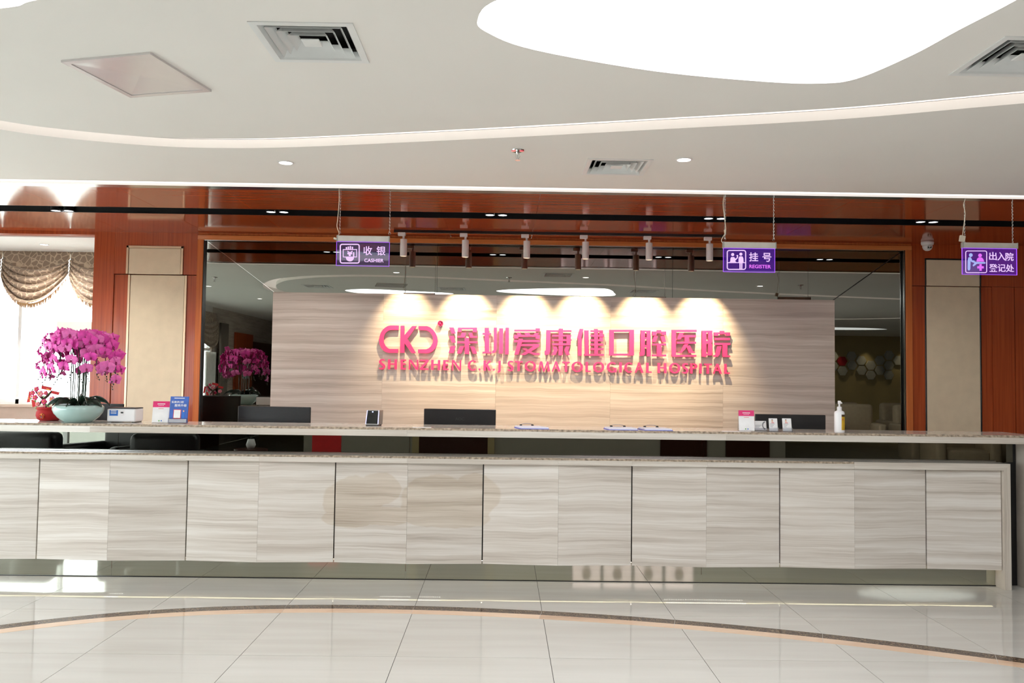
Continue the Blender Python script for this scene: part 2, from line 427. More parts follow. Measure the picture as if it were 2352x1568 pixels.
# ------------------------------------------------------------------ floor
FX0, FY0, TS = -.533, 4.4, .8
floor = MB().box(-5.8, 12, -8, 9.2, -.06, -.004).build('floor', 'grout', org=(0, 0, -.06)); tag(floor, 'cream polished tile floor of the reception hall', None, None, 'structure')
tile0 = MB().box(-TS / 2 + 0.0015, TS / 2 - 0.0015, -TS / 2 + 0.0015, TS / 2 - 0.0015, -.012, 0).build('tile', MATS['tile'], floor, org=(0, 0, 0))
rest = MB(); first = True
for i in range(-7, 16):
    for j in range(-16, 7):
        cx, cy = FX0 + (i + .5) * TS, FY0 + (j + .5) * TS
        x0, x1, y0, y1 = max(cx - .4, -5.8), min(cx + .4, 12), max(cy - .4, -8), min(cy + .4, 9.2)
        if x1 - x0 < .05 or y1 - y0 < .05: continue
        if -5 <= i <= 5 and -4 <= j <= 2:
            if first: tile0.location = Vector((cx, cy, 0)) - ORG[floor]; first = False
            else: copy_part(tile0, floor, (cx, cy, 0))
        else: rest.box(x0 + 0.0015, x1 - 0.0015, y0 + 0.0015, y1 - 0.0015, -.012, 0)
tag(rest.build('tile', MATS['tile'], floor), kind='stuff')
import numpy as np
_a = [atz(*p, 0) for p in ((0, 1437), (204, 1410), (422, 1396.5), (765, 1390), (951.7, 1390.7), (1104.8, 1396.5), (1448, 1415), (1500, 1418), (1790, 1444.7), (2043, 1475), (2352, 1510))]
_pc = np.polyfit([p.x for p in _a] + [-3.7, 3.7], [p.y for p in _a] + [4.05, 3.98], 5)
def arc_pt(x, off):
    y = float(np.polyval(_pc, x)); d = float(np.polyval(np.polyder(_pc), x)); l = math.hypot(1, d)
    return (x + d / l * off, y - off / l)
def band(name, m, o0, o1, cuts):
    for a, b in zip(cuts, cuts[1:]):
        k = 10; xs = [a + .001 + (b - a - .002) * q / k for q in range(k + 1)]
        MB().plan([arc_pt(x, o0) for x in xs] + [arc_pt(x, o1) for x in xs[::-1]], -.003, .0007).build(name, m, floor)
_cuts = [-3.7, -2.9, -2.13, -1.34, -.533, .267, 1.066, 1.866, 2.666, 3.4]
band('dark_marble_band', MATS['emperador'], 0, .088, _cuts); band('pink_marble_band', 'pink_marble', .0885, .175, _cuts)

# ------------------------------------------------------------------ ceiling with luminous cut-outs
_up = [(-2.702, 4.44), (-2.426, 4.59), (-2.018, 4.707), (-1.644, 4.722), (-1.255, 4.678), (-.626, 4.547), (.124, 4.375), (.854, 4.197), (1.374, 4.07), (1.764, 3.955), (2.348, 3.73)]
_rib = smooth_loop(_up + [(3.1, 3.46), (4.6, 3.05), (6.2, 2.68), (7.6, 2.45), (8.8, 1.8), (9.2, .6), (8.6, -.7), (6.8, -1.6), (4, -1.3), (1, -.4), (-1.6, .4), (-3.0, 1.4), (-3.5, 2.5), (-3.45, 3.3), (-3.12, 4.05)], 8)
def offset_loop(lp, d):
    out = []; n = len(lp)
    area = sum(lp[i][0] * lp[(i + 1) % n][1] - lp[(i + 1) % n][0] * lp[i][1] for i in range(n)); sg = 1 if area > 0 else -1
    for i in range(n):
        a, b = lp[i - 1], lp[(i + 1) % n]; dx, dy = b[0] - a[0], b[1] - a[1]; l = math.hypot(dx, dy)
        out.append((lp[i][0] + sg * dy / l * d, lp[i][1] - sg * dx / l * d))
    return out
_rib2 = offset_loop(_rib, .19)
blobs = [smooth_loop([(1.775, 2.78), (1.705, 3.09), (1.65, 3.34), (1.54, 3.61), (1.40, 3.675), (1.139, 3.663), (.634, 3.559), (.116, 3.352), (-.076, 3.188), (-.111, 3.071), (-.03, 2.90), (.3, 2.72), (.9, 2.55), (1.45, 2.48), (1.74, 2.58)], 6),
         smooth_loop([(-2.5, 2.78), (-2.36, 3.0), (-2.12, 3.09), (-1.82, 3.035), (-1.70, 2.975), (-1.3, 2.84), (-.9, 2.68), (-.82, 2.5), (-1.2, 2.27), (-1.8, 2.17), (-2.3, 2.38)], 6),
         smooth_loop([(7.2, -4.7), (7.8, -4.35), (8.9, -4.4), (9.6, -4.8), (9.2, -5.2), (8.2, -5.35), (7.4, -5.1)], 6)] + [smooth_loop([(cx + a * sx, cy + b * sy) for a, b in ((-1, -.1), (-.6, .75), (.1, 1), (.85, .6), (1, -.2), (.5, -.9), (-.3, -1))], 6) for cx, cy, sx, sy in ((-.7, 1.3, 1.05, .5), (2.3, .95, 1.2, .6), (5.0, .5, 1.1, .6))]  # last three panels are unseen, added to light the desk front
vents = [(-.786, 3.32, .40, 'square white louvred air vent on the ceiling beside the plain panel'), (.70, 5.21, .40, 'square louvred air vent nearest the back edge of the white ceiling'),
         (2.115, 3.337, .41, 'square louvred air vent cut off by the right edge of the picture'), (-2.8, 3.4, .40, 'louvred ceiling vent mirrored at the left of the tinted mirror')]
holes = [[(x - s / 2 + .02, y - s / 2 + .02), (x + s / 2 - .02, y - s / 2 + .02), (x + s / 2 - .02, y + s / 2 - .02), (x - s / 2 + .02, y + s / 2 - .02)] for x, y, s, _ in vents]
YE = 5.815
ceil = filled([[(-5.8, -8), (12, -8), (12, YE), (-5.8, YE)], _rib2, _rib] + blobs + holes, ZC, ZC + .05).build('ceiling', 'ceiling_paint')
tag(ceil, 'warm white plaster ceiling with curved luminous cut-outs', None, None, 'structure')
tag(MB().box(-5.9, 12, -8, 9.3, ZC + .2, ZC + .3).build('ceiling', 'rough_slab'), 'unseen slab added above the ceiling to block sky light', None, None, 'structure')  # unseen lid, added to stop sky light leaking through the cut-outs
tag(filled([_rib2, _rib], ZC + .052, ZC + .06).build('cove_light', 'cove_light'), 'long curved ribbon of pinkish white light set into the ceiling', 'cove light')
for b_, l_ in zip(blobs, ('large leaf-shaped glowing light panel at the top of the ceiling', 'glowing light panel just clipping the top left corner', 'far rounded ceiling light panel over the armchairs', 'unseen rounded panel added to light the desk, left of the middle', 'unseen rounded panel added to light the desk, middle of the lobby', 'unseen rounded panel added to light the desk, right of the lobby')):
    tag(filled([offset_loop(b_, -.004)], ZC + .008, ZC + .014).build('light_panel', 'light_panel' if 'armchairs' not in l_ else emission('far_panel', (.93, .97, 1.0), 1.6, True)), l_, 'light panel')
# back edge: lit slot, metal strip
tr = MB().box(-5.8, 12, YE, 5.915, ZC + .012, ZC + .02).build('edge_light_strip', 'edge_light'); tag(tr, 'straight bright light slot along the back edge of the ceiling', 'strip light')
tr = MB().box(-5.8, 12, 5.915, 6.0, ZC - .004, ZC + .03).build('trim_1', 'steel'); tag(tr, 'grey metal strip between white ceiling and wooden soffit', None, None, 'structure')
# glossy wood soffit: planks either side of a black lighting slot
j0 = atz(511, 434, ZC).x; dj = (atz(1242, 443, ZC).x - j0) / 3
YS0, YS1, YB0, YB1 = 6.0, YW + .05, 6.735, 7.0
soffit = thing('ceiling', 'glossy red-brown wooden soffit above the reception desk', None, (0, 7, ZC), kind='structure')
fr = bk = None
for i in range(-5, 13):
    x0 = j0 + (i - 0) * dj
    if x0 + dj < -5.8 or x0 > 9: continue
    a, b = max(x0, -5.8) + .001, x0 + dj - .001
    MB().box(a, b, YS0, YB0, ZC, ZC + .02).build('wood_panel', 'soffit_wood', soffit)
    MB().box(a, b, YB1, YS1, ZC, ZC + .02).build('wood_panel', 'soffit_wood', soffit)
MB().box(-5.8, 9, YB0, YB1, ZC + .05, ZC + .07).box(-5.8, 9, YB0, YB0 + .008, ZC + .001, ZC + .05).box(-5.8, 9, YB1 - .008, YB1, ZC + .001, ZC + .05).build('lighting_slot', 'black_metal', soffit)
tag(MB().box(-5.8, 12, 6.0, 9.2, ZC + .09, ZC + .12).build('ceiling', 'rough_slab'), 'backing board above the wooden soffit', None, None, 'structure')
for k, (px, py, l_) in enumerate(((143, 484, 'twin recessed downlight in the black slot nearest the window'), (637, 487, 'twin recessed downlight in the black slot above the left end of the mirror'), (1140, 494, 'twin recessed downlight in the black slot at the middle of the soffit'), (1642, 502, 'twin recessed downlight in the black slot behind the register sign cord'), (2129, 510, 'twin recessed downlight in the black slot above the dome camera'))):
    c = atz(px, py, ZC + .006); t = thing('twin_downlight', l_, 'downlight', (c.x, c.y, ZC + .048), 'twin downlights in the black slot')
    for s in (-1, 1):
        x = c.x + s * .053
        MB().lathe([(.040, .048), (.040, .004), (.035, .004), (.035, .048)], (x, c.y, ZC), 20).build('housing', 'black_metal', t, smooth=False)
        MB().disc((x, c.y, ZC + .010), .034, n=20, th=.003).build('lens', 'lamp_cool', t)
    d = bpy.data.lights.new('slot_downlight', 'SPOT'); d.energy = SLOT_W * (1.0, 1, 1, .55, .3)[k]; d.color = (1, .95, .88); d.spot_size = math.radians(140); d.spot_blend = .6; d.shadow_soft_size = .06
    o = bpy.data.objects.new('slot_downlight', d); COL.objects.link(o); o.location = (c.x, c.y, ZC + .001)

# ------------------------------------------------------------------ ceiling fittings
def ring_frustum(mb, x, y, s0, z0, s1, z1):
    for k in range(4):
        def c(s, z, q): return (x + s * (1, 1, -1, -1)[q % 4], y + s * (-1, 1, 1, -1)[q % 4], z)
        mb.solid([c(s0, z0, k), c(s0, z0, k + 1), c(s1, z1, k + 1), c(s1, z1, k)], (0, 0, .0015))
def air_vent(x, y, s, label):
    t = thing('air_vent', label, 'air vent', (x, y, ZC), 'ceiling air vents'); h = s / 2
    f = MB()
    for a0, b0, a1, b1 in ((-h, -h, h, -h + .028), (-h, h - .028, h, h), (-h, -h + .028, -h + .028, h - .028), (h - .028, -h + .028, h, h - .028)): f.box(x + a0, x + a1, y + b0, y + b1, ZC - .004, ZC - .0002)
    ring_frustum(f, x, y, h - .028, ZC - .004, h - .045, ZC + .028)
    f.build('frame', 'diffuser_grey', t)
    for k, q in enumerate((.150, .114, .078)):
        l = MB(); ring_frustum(l, x, y, q * s / .4, ZC - .003, (q - .024) * s / .4, ZC + .030); l.build('louver', 'diffuser_grey', t)
    MB().box(x - .036, x + .036, y - .036, y + .036, ZC - .002, ZC + .004, bev=.002).build('centre_plate', 'diffuser_grey', t)
    MB().box(x - h + .02, x + h - .02, y - h + .02, y + h - .02, ZC + .085, ZC + .09).box(x - h + .012, x - h + .02, y - h + .012, y + h - .012, ZC + .045, ZC + .09).box(x + h - .02, x + h - .012, y - h + .012, y + h - .012, ZC + .045, ZC + .09).box(x - h + .012, x + h - .012, y - h + .012, y - h + .02, ZC + .045, ZC + .09).box(x - h + .012, x + h - .012, y + h - .02, y + h - .012, ZC + .045, ZC + .09).build('duct', 'duct_dark', t)
for v in vents: air_vent(*v)
q = [(-1.913, 3.553), (-1.485, 3.443), (-1.388, 3.897), (-1.815, 4.004)]
t = thing('access_panel', 'plain pale square access panel set askew in the ceiling', 'access panel', (-1.65, 3.72, ZC), None)
cen = (sum(p[0] for p in q) / 4, sum(p[1] for p in q) / 4)
sc_ = lambda f: [(cen[0] + (p[0] - cen[0]) * f, cen[1] + (p[1] - cen[1]) * f) for p in q]
m_ = MB(); a_, b_ = sc_(1), sc_(.88)
for k in range(4): m_.plan([a_[k], a_[(k + 1) % 4], b_[(k + 1) % 4], b_[k]], ZC - .010, ZC)
m_.build('frame', 'access_panel', t)
m_ = MB(); b_ = sc_(.875); ap = (cen[0], cen[1], ZC - .002)
for k in range(4): m_.solid([(*b_[k], ZC - .007), (*b_[(k + 1) % 4], ZC - .007), ap], (0, 0, .002))
m_.build('plate', 'access_panel', t)
def downlight(x, y, label, z=ZC, r=.05):
    t = thing('downlight', label, 'downlight', (x, y, z), 'round ceiling downlights')
    MB().lathe([(r, 0), (r, -.004), (r * .82, -.005), (r * .80, 0)], (x, y, z), 24).build('rim', 'white_plastic', t)
    MB().disc((x, y, z - .001), r * .8, n=24, th=.002).build('lens', 'lamp_white', t)
downlight(-1.384, 5.228, 'round ceiling downlight on the left, between cove ribbon and soffit'); downlight(1.081, 5.0, 'round ceiling downlight on the right beside the square vent')
for x, y, l_ in ((-4.3, 1.2, 'left lobby downlight mirrored beside the stone wall'), (-4.5, 3.2, 'left lobby downlight mirrored near the mirror frame'), (3.6, 4.3, 'right lobby downlight mirrored beneath the register sign')): downlight(x, y, l_)
def sprinkler(x, y, label):
    t = thing('sprinkler', label, 'sprinkler', (x, y, ZC), 'ceiling sprinklers')
    MB().lathe([(.04, 0), (.038, -.006), (.012, -.008), (.012, 0)], (x, y, ZC), 18).build('escutcheon', 'chrome', t)
    MB().lathe([(.009, -.006), (.011, -.02), (.006, -.026), (.005, -.05), (.008, -.055), (.003, -.058)], (x, y, ZC), 10).tube([(x - .010, y, ZC - .02), (x - .013, y, ZC - .036), (x - .004, y, ZC - .054)], .002, 5).tube([(x + .010, y, ZC - .02), (x + .013, y, ZC - .036), (x + .004, y, ZC - .054)], .002, 5).build('body', 'chrome', t)
    MB().disc((x, y, ZC - .058), .017, n=14, th=.002).build('deflector', 'chrome', t)
sprinkler(.071, 4.857, 'small chrome fire sprinkler near the middle of the ceiling'); sprinkler(-4.0, 4.4, 'chrome sprinkler mirrored at the upper left of the mirror'); sprinkler(4.1, 4.5, 'chrome sprinkler mirrored right of the register sign')

# ------------------------------------------------------------------ back wall: timber, mirror, stone
wall = thing('wall_back', 'red-brown veneered back wall with inset cream panels', None, (0, YW, 0), kind='structure')
def zf(px, py, Y=YW): return Z_(px, py, Y)
XO = X_(217, 560, YW); XFo, XFi = X_(455, 560, YW), X_(469, 560, YW)
XGi, XGo = X_(2073, 600, YW), X_(2093, 600, YW); XEND = 9.0
ZH = zf(100, 537); ZFo, ZFi = 2.768, 2.722
MB().box(-5.8, XO, YW, YW + .12, ZH, ZC).build('header', 'wall_wood', wall)
zd = zf(350, 631); xdl = X_(262, 630, YW)
MB().box(XO, xdl - .002, YW, YW + .35, 0, ZC).build('wood_panel', 'wall_wood', wall)
MB().box(xdl, XFo, YW, YW + .3, zd + .006, ZC).build('wood_panel', 'wall_wood', wall)
def framed(x0, x1, z0, z1, y, tw, name, fm, pr=.012, frame_top=True):
    MB().box(x0, x1, y - pr * .6, y + .01, z0, z1, bev=.004).build('cream_panel', 'upholstery', name)
    m = MB().box(x0 - tw, x0, y - pr, y + .01, z0, z1 + (tw if frame_top else 0), bev=.002).box(x1, x1 + tw, y - pr, y + .01, z0, z1 + (tw if frame_top else 0), bev=.002)
    if frame_top: m.box(x0 - tw, x1 + tw, y - pr, y + .01, z1, z1 + tw, bev=.002)
    m.build('brass_trim', fm, name)
framed(X_(296, 600, YW), X_(416, 600, YW), zd + .006, zf(355, 570), YW, .022, wall, 'brass')
door = MB().box(xdl + .001, XFo - .001, YW + .012, YW + .05, 0.01, zd).build('door_1', 'wall_wood'); tag(door, 'flush veneered door hidden in the left timber wall', None, None, 'structure')
framed(X_(299, 640, YW), X_(424, 640, YW), .02, zd - .001, YW + .012, .022, door, 'brass', frame_top=False)
# right timber
xr0, xr1 = X_(2127, 650, YW), X_(2250, 650, YW); zd2 = zf(2190, 658); xdr = X_(2278, 660, YW)
MB().box(XGo, XEND, YW, YW + .3, zd2 + .005, ZC).build('wood_panel', 'wall_wood', wall)
xs_ = [xdr + .002, X_(2330, 660, YW), X_(2330, 660, YW) + .9, X_(2330, 660, YW) + 1.8, X_(2330, 660, YW) + 2.7, XEND]
for a, b in zip(xs_, xs_[1:]): MB().box(a, b - .004, YW, YW + .3, 0, zd2 + .003).build('wood_panel', 'wall_wood', wall)
framed(xr0, xr1, zd2 + .005, zf(2190, 597), YW, .012, wall, 'black_metal', .008)
door = MB().box(XGo + .001, xdr, YW + .006, YW + .05, 0.01, zd2).build('door_2', 'wall_wood'); tag(door, 'flush veneered door hidden in the right timber wall', None, None, 'structure')
framed(xr0, xr1, .02, zd2 - .001, YW + .006, .012, door, 'black_metal', .008, frame_top=False)
MB().box(XO + .05, XEND, YW + .31, YW + .34, 0, ZC).build('backing', 'black_metal', wall)  # unseen dark sheet, added to keep outside light out of the door gaps
# timber surround of the mirror
fr = thing('trim_2', 'orange-brown timber frame around the tinted mirror wall', None, (0, YW, .1), kind='structure')
MB().box(XFo, XFi, YW - .018, YM + .02, .1, ZFi, bev=.003).build('upright', 'frame_wood_upright', fr)
MB().box(XGi + .02, XGo, YW - .018, YM + .02, .1, ZFi, bev=.003).build('upright', 'frame_wood_upright', fr)
MB().box(XFo, XGo, YW - .018, YM + .02, ZFi, ZFo, bev=.003).build('head_rail', 'frame_wood', fr)
MB().box(XFo, XGo, YW + .002, YM + .02, ZFo, ZC, bev=0).build('head_infill', 'frame_wood_upright', fr)
MB().box(XFi, XFi + .006, YW - .012, YM + .02, .1, ZFi).box(XGi + .012, XGi + .02, YW - .012, YM + .02, .1, ZFi).build('dark_edge', 'black_metal', fr)
MB().box(XFi + .006, XGi + .012, YW - .012, YW + .0, ZFi - .007, ZFi).box(XGi + .006, XGi + .012, YW - .012, YW, .1, ZFi).build('metal_edge', 'steel', fr)
# mirror panes
XS0, XS1, ZS = X_(627, 680, 7.92), X_(1917, 690, 7.92), 2.232
mir = thing('wall_mirror', 'large smoked mirror covering the wall behind the stone sign wall', 'mirror', (0, YM, .1))
g = .0016; x0, x1, zt = XFi + .005, XGi + .013, ZFi
xm0, xm1 = X_(1004.5, 600, YM), X_(1545, 620, YM)
def pane(p): MB().prism(p, YM, YM + .006).build('mirror_pane', 'tinted_mirror', mir)
pane([(x0 + g * 2, zt), (xm0 - g, zt), (xm0 - g, ZS - .05), (XS0 + .06, ZS - .05)])
pane([(xm0 + g, zt), (xm1 - g, zt), (xm1 - g, ZS - .05), (xm0 + g, ZS - .05)])
pane([(xm1 + g, zt), (x1 - g * 2, zt), (XS1 - .06, ZS - .05), (xm1 + g, ZS - .05)])
pane([(x0, .1), (x0, zt - g * 2), (XS0 + .06, ZS - .05 - g), (XS0 + .06, .1)])
pane([(x1, .1), (x1, zt - g * 2), (XS1 - .06, ZS - .05 - g), (XS1 - .06, .1)])
MB().box(XFo, XGo, YM + .008, YM + .03, .1, ZFo).build('backing', 'black_metal', mir)
# bright bevel line of the left mitre, dark one right
def seam(a, b, m):
    d = (Vector(b) - Vector(a)).normalized(); n = Vector((-d.y, d.x)) * .003
    MB().prism([(a[0] + n.x, a[1] + n.y), (b[0] + n.x, b[1] + n.y), (b[0] - n.x, b[1] - n.y), (a[0] - n.x, a[1] - n.y)], YM - .002, YM + .002).build('mitre_bead', m, mir)
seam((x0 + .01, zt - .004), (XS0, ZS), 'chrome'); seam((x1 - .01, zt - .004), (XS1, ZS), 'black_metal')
# stone wall
sw = thing('sign_wall', 'veined beige stone wall carrying the pink hospital lettering', 'stone wall', ((XS0 + XS1) / 2, 7.95, .05))
xs_ = [XS0, X_(881, 700, 7.92), X_(1141, 700, 7.92), X_(1403, 700, 7.92), X_(1661, 700, 7.92), XS1]
zs_ = [.05, .70, Z_(1272, 856, 7.92), ZS]
for a, b in zip(xs_, xs_[1:]):
    for c, d in zip(zs_, zs_[1:]): MB().box(a + .0004, b - .0004, 7.92, YM - .002, c + .0004, d - .0004).build('stone_slab', 'wall_stone', sw)
# ------------------------------------------------------------------ reception desk
YD = 5.93
desk = thing('reception_desk', 'long reception desk clad in folded veined beige stone panels', 'reception desk', (0, YD + .1, 0))
XE0, XE1 = 3.569, 3.616
jp = [87, 429, 768.5, 1109, 1451, 1791, 2127]; mp_ = [250, 593, 935, 1282, 1622, 1962]
J = [X_(p, 1170, 5.985) for p in jp]; Mx = [X_(p, 1170, 5.955) for p in mp_]
u = (J[-1] - J[0]) / 6
J = [J[0] - u] + J; Mx = [J[0] + u * .48] + Mx; J = [J[0] - u] + J; Mx = [J[0] + u * .48] + Mx
ZP0, ZP1, ZL0, ZL1 = .132, .842, .838, .886
def panel(xa, ya, xb, yb, m='desk_stone'):
    MB().plan([(xa, ya), (xb, yb), (xb, yb + .022), (xa, ya + .022)], ZP0, ZP1).build('stone_panel', m, desk)
for k in range(len(J) - 1):
    panel(J[k] + .0045, 5.985, Mx[k] - .0005, 5.950); panel(Mx[k] + .0005, 5.950, J[k + 1] - .0045, 5.985)
panel(J[-1] + .0045, 5.985, XE0 - .004, 5.96)
MB().box(J[0], XE0, 6.01, 6.03, .15, ZL0).build('carcass', 'black_metal', desk)
ls = [J[0]] + [X_(p, 1055, YD) for p in (87, 427, 595, 935, 1282, 1452, 1625, 1962)]
for a, b in zip(ls, ls[1:]): MB().solid([(a + .0003, YD, ZL0), (a + .0003, 6.065, ZL0), (a + .0003, 6.065, ZL1), (a + .0003, YD + .012, ZL1), (a + .0003, YD, ZL1 - .013)], (b - a - .0006, 0, 0)).build('ledge_slab', 'ledge_stone', desk)
MB().prism([(ls[-1] + .0005, ZL0), (XE0, ZL0), (XE1, ZL1), (ls[-1] + .0005, ZL1)], YD, 6.065).build('ledge_slab', 'ledge_stone', desk)
MB().prism([(XE0 + .0003, 0), (XE1, 0), (XE1 + .0003, ZL1), (XE0 + .0003, ZL0)], YD, 6.25).build('end_panel', stone('upright_stone', (.42, .36, .30), (.56, .50, .43), (.68, .63, .56), rough=.12, axis='Z'), desk)
ms = [J[0]] + [X_(p, 1025, 6.06) for p in (271, 941, 1615)] + [XE1 + .1]
for a, b in zip(ms, ms[1:]): MB().box(a + .001, b - .001, 6.062, 6.068, ZL1 + .0, 1.0295).build('mirror_band', 'dark_mirror', desk)
MB().box(J[0], XE1 - .03, 6.046, 6.062, ZL1, ZL1 + .012, bev=.002).build('metal_bead', 'steel', desk)
ks = [J[0]] + [X_(p, 1310, 6.045) for p in (256, 931, 1611)] + [XE0 - .001]
for a, b in zip(ks, ks[1:]): MB().box(a + .001, b - .001, 6.045, 6.052, .003, .17).build('mirror_skirting', 'skirting_mirror', desk)
MB().box(J[0], XE0, 6.040, 6.0445, 0, .006).build('skirting_bead', 'black_metal', desk)
ld = MB()
for a, b, n in ((240, 268, 6), (870, 938, 16), (962, 1008, 10), (1532, 1712, 34)):
    for k in range(n):
        x = X_(a + (b - a) * k / (n - 1), 1374, 6.0); ld.box(x - .003, x + .003, 6.000, 6.006, ZP0 - .003, ZP0)
tag(ld.build('led_tape', emission('led', (.95, .95, 1.0), 5.0), desk), kind='stuff')
MB().box(J[0], XE0 - .01, 6.012, 6.028, .1475, .1495).build('led_strip', emission('led_warm', (1.0, .88, .66), 5.5, True), desk)
MB().box(J[0], XE1 + .12, 6.302, 6.32, 0, 1.0295).build('back_panel', 'wall_wood', desk)
MB().box(XE1 + .045, XE1 + .125, 6.07, 6.3, 0, 1.0295).build('dark_post', 'black_metal', desk)
MB().box(XE1 + .0005, XE1 + .045, 6.08, 6.3, 0, 1.0295).build('grey_mirror_return', 'dark_mirror', desk)
MB().solid([(J[0], YD, ZL1 - .013), (J[0], YD - .0005, ZL1 - .0135), (J[0], YD + .0115, ZL1 + .0005), (J[0], YD + .012, ZL1)], (ls[-1] - J[0], 0, 0)).build('polished_edge', 'polished_edge', desk)
MB().box(XE1 + .13, XE1 + .18, YD, 6.34, 0, 1.0295, bev=.002).build('outer_end_panel', MATS['upright_stone'], desk)
# countertop
top = thing('countertop', 'long raised polished stone countertop of the reception desk', 'countertop', (0, 6.05, 1.03))
ZT = 1.090
cs = [J[0]] + [X_(p, 990, 5.9) for p in (207, 935, 1668)] + [XE1 + .185]
for a, b in zip(cs, cs[1:]): MB().solid([(a + .0003, 5.895, 1.030), (a + .0003, 6.34, 1.030), (a + .0003, 6.34, ZT), (a + .0003, 5.909, ZT), (a + .0003, 5.895, ZT - .016)], (b - a - .0006, 0, 0)).build('stone_slab', 'ledge_stone', top)
MB().solid([(J[0], 5.8952, ZT - .016), (J[0], 5.8946, ZT - .0165), (J[0], 5.9084, ZT - .0001), (J[0], 5.9092, ZT - .0003)], (XE1 + .185 - J[0], 0, 0)).build('polished_edge', 'polished_edge', top)
wt = thing('staff_worktop', 'lower staff worktop hidden behind the reception desk', 'worktop', (0, 6.65, 0))
MB().box(J[0], 3.6, 6.345, 7.0, .72, .75, bev=.003).build('top', 'ledge_stone', wt)
for k in range(5): MB().box(J[0] + .02 + k * 2.02, J[0] + .05 + k * 2.02, 6.36, 6.95, 0, .72).build('support_panel', 'wall_wood', wt)

# ------------------------------------------------------------------ pink wall lettering
YL = 7.890; TH = .017
def mapper(ox, oy, s, Y):
    def f(cx, cy):
        p = at(ox + cx / s, oy + cy / s, Y); return (p.x, p.z)
    return f
fA, fB, fC = mapper(860, 730, 7.587, YL), mapper(1160, 740, 8.711, YL), mapper(1380, 740, 7.587, YL)
def R(x0, y0, x1, y1): return [(x0, y0), (x1, y0), (x1, y1), (x0, y1)]
def glyph(parent, name, f, polys):
    mb = MB()
    for k, p in enumerate(polys): mb.prism([f(*q) for q in p], YL - .0004 * (k % 7), YL + TH)
    x = [v.co.x for v in mb.bm.verts]; z = [v.co.z for v in mb.bm.verts]
    cx = sorted(x)[len(x) // 2]; cz = sorted(z)[len(z) // 2]
    return mb.build(name, 'pink_sign', parent)
CS = thing('hospital_name_characters', 'nine bold pink Chinese characters on the stone wall', 'sign', (at(1355, 822, 7.9).x, 7.9, at(1355, 822, 7.9).z))
CH = {}
CH['深'] = (fA, [[(1302, 165), (1380, 165), (1418, 272), (1345, 272)], [(1302, 315), (1380, 315), (1418, 428), (1350, 428)], [(1330, 488), (1418, 488), (1380, 612), (1292, 612)],
  [(1455, 168), (1788, 168), (1785, 248), (1715, 248), (1715, 198), (1520, 198), (1518, 245), (1452, 245)], [(1520, 258), (1598, 258), (1572, 342), (1450, 342), (1450, 315), (1500, 315)],
  [(1640, 258), (1705, 262), (1722, 315), (1790, 320), (1790, 345), (1665, 345)], R(1573, 345, 1650, 628), R(1445, 408, 1795, 440), [(1490, 495), (1565, 490), (1512, 618), (1435, 618)], [(1668, 495), (1738, 495), (1792, 622), (1718, 622)]])
CH['圳'] = (fA, [[(1922, 170), (1995, 170), (2000, 592), (1922, 592)], R(1885, 260, 2035, 292), R(1885, 588, 2040, 618), [(2082, 168), (2135, 168), (2132, 540), (2110, 600), (2052, 618), (2052, 575), (2080, 560)],
  [(2175, 180), (2242, 180), (2240, 620), (2172, 620)], [(2285, 168), (2345, 168), (2340, 632), (2278, 632)]])
CH['爱'] = (fB, [[(185, 145), (612, 145), (612, 118), (697, 118), (695, 182), (182, 182)], [(228, 212), (310, 212), (332, 258), (256, 258)], [(388, 212), (485, 212), (506, 258), (410, 258)], [(596, 214), (682, 214), (640, 258), (560, 258)],
  [(182, 252), (695, 252), (692, 330), (612, 330), (612, 290), (265, 290), (265, 325), (182, 325)], R(182, 352, 695, 398), [(275, 330), (358, 330), (268, 645), (185, 648)], [(325, 435), (688, 432), (682, 478), (310, 475)],
  [(565, 474), (690, 474), (672, 490), (405, 652), (310, 652)], [(345, 522), (420, 522), (560, 605), (690, 620), (690, 652), (580, 652), (480, 612)]])
CH['康'] = (fB, [[(1075, 125), (1162, 125), (1152, 660), (1070, 660)], R(825, 156, 1328, 190), [(825, 156), (912, 156), (905, 560), (880, 640), (795, 655), (795, 572), (818, 560)], R(945, 250, 1325, 285), R(945, 337, 1330, 373), R(945, 420, 1310, 460),
  [(1228, 250), (1318, 250), (1310, 460), (1228, 460)], [(950, 482), (1025, 482), (1058, 550), (1010, 650), (930, 655), (980, 560)], [(1220, 480), (1300, 480), (1265, 570), (1305, 655), (1230, 655), (1185, 555)]])
CH['健'] = (fB, [[(1495, 132), (1568, 132), (1525, 322), (1440, 322)], [(1462, 322), (1540, 322), (1535, 665), (1460, 665)], [(1585, 160), (1672, 160), (1672, 640), (1595, 640)], R(1580, 632, 1978, 668), R(1785, 132, 1858, 640), R(1712, 158, 1960, 192),
  R(1712, 250, 1980, 290), R(1708, 340, 1960, 380), R(1888, 158, 1960, 380), R(1708, 425, 1965, 465), R(1708, 515, 1968, 555)])
CH['口'] = (fC, [[(148, 130), (228, 130), (225, 578), (148, 578)], [(498, 130), (580, 130), (578, 578), (495, 578)], R(148, 130, 580, 165), R(148, 545, 578, 578)])
CH['腔'] = (fC, [[(695, 140), (770, 140), (765, 560), (740, 580), (678, 588), (680, 520), (695, 515)], [(800, 140), (868, 140), (872, 592), (800, 592)], R(695, 140, 868, 168), R(760, 262, 805, 300), R(760, 398, 805, 436), R(975, 135, 1052, 165),
  [(892, 160), (1138, 160), (1138, 222), (1062, 222), (1062, 190), (970, 190), (970, 230), (892, 230)], [(925, 240), (995, 240), (960, 340), (890, 345)], [(1035, 240), (1110, 240), (1138, 340), (1068, 342)], R(892, 370, 1140, 402), R(975, 400, 1058, 562), R(892, 560, 1140, 592)])
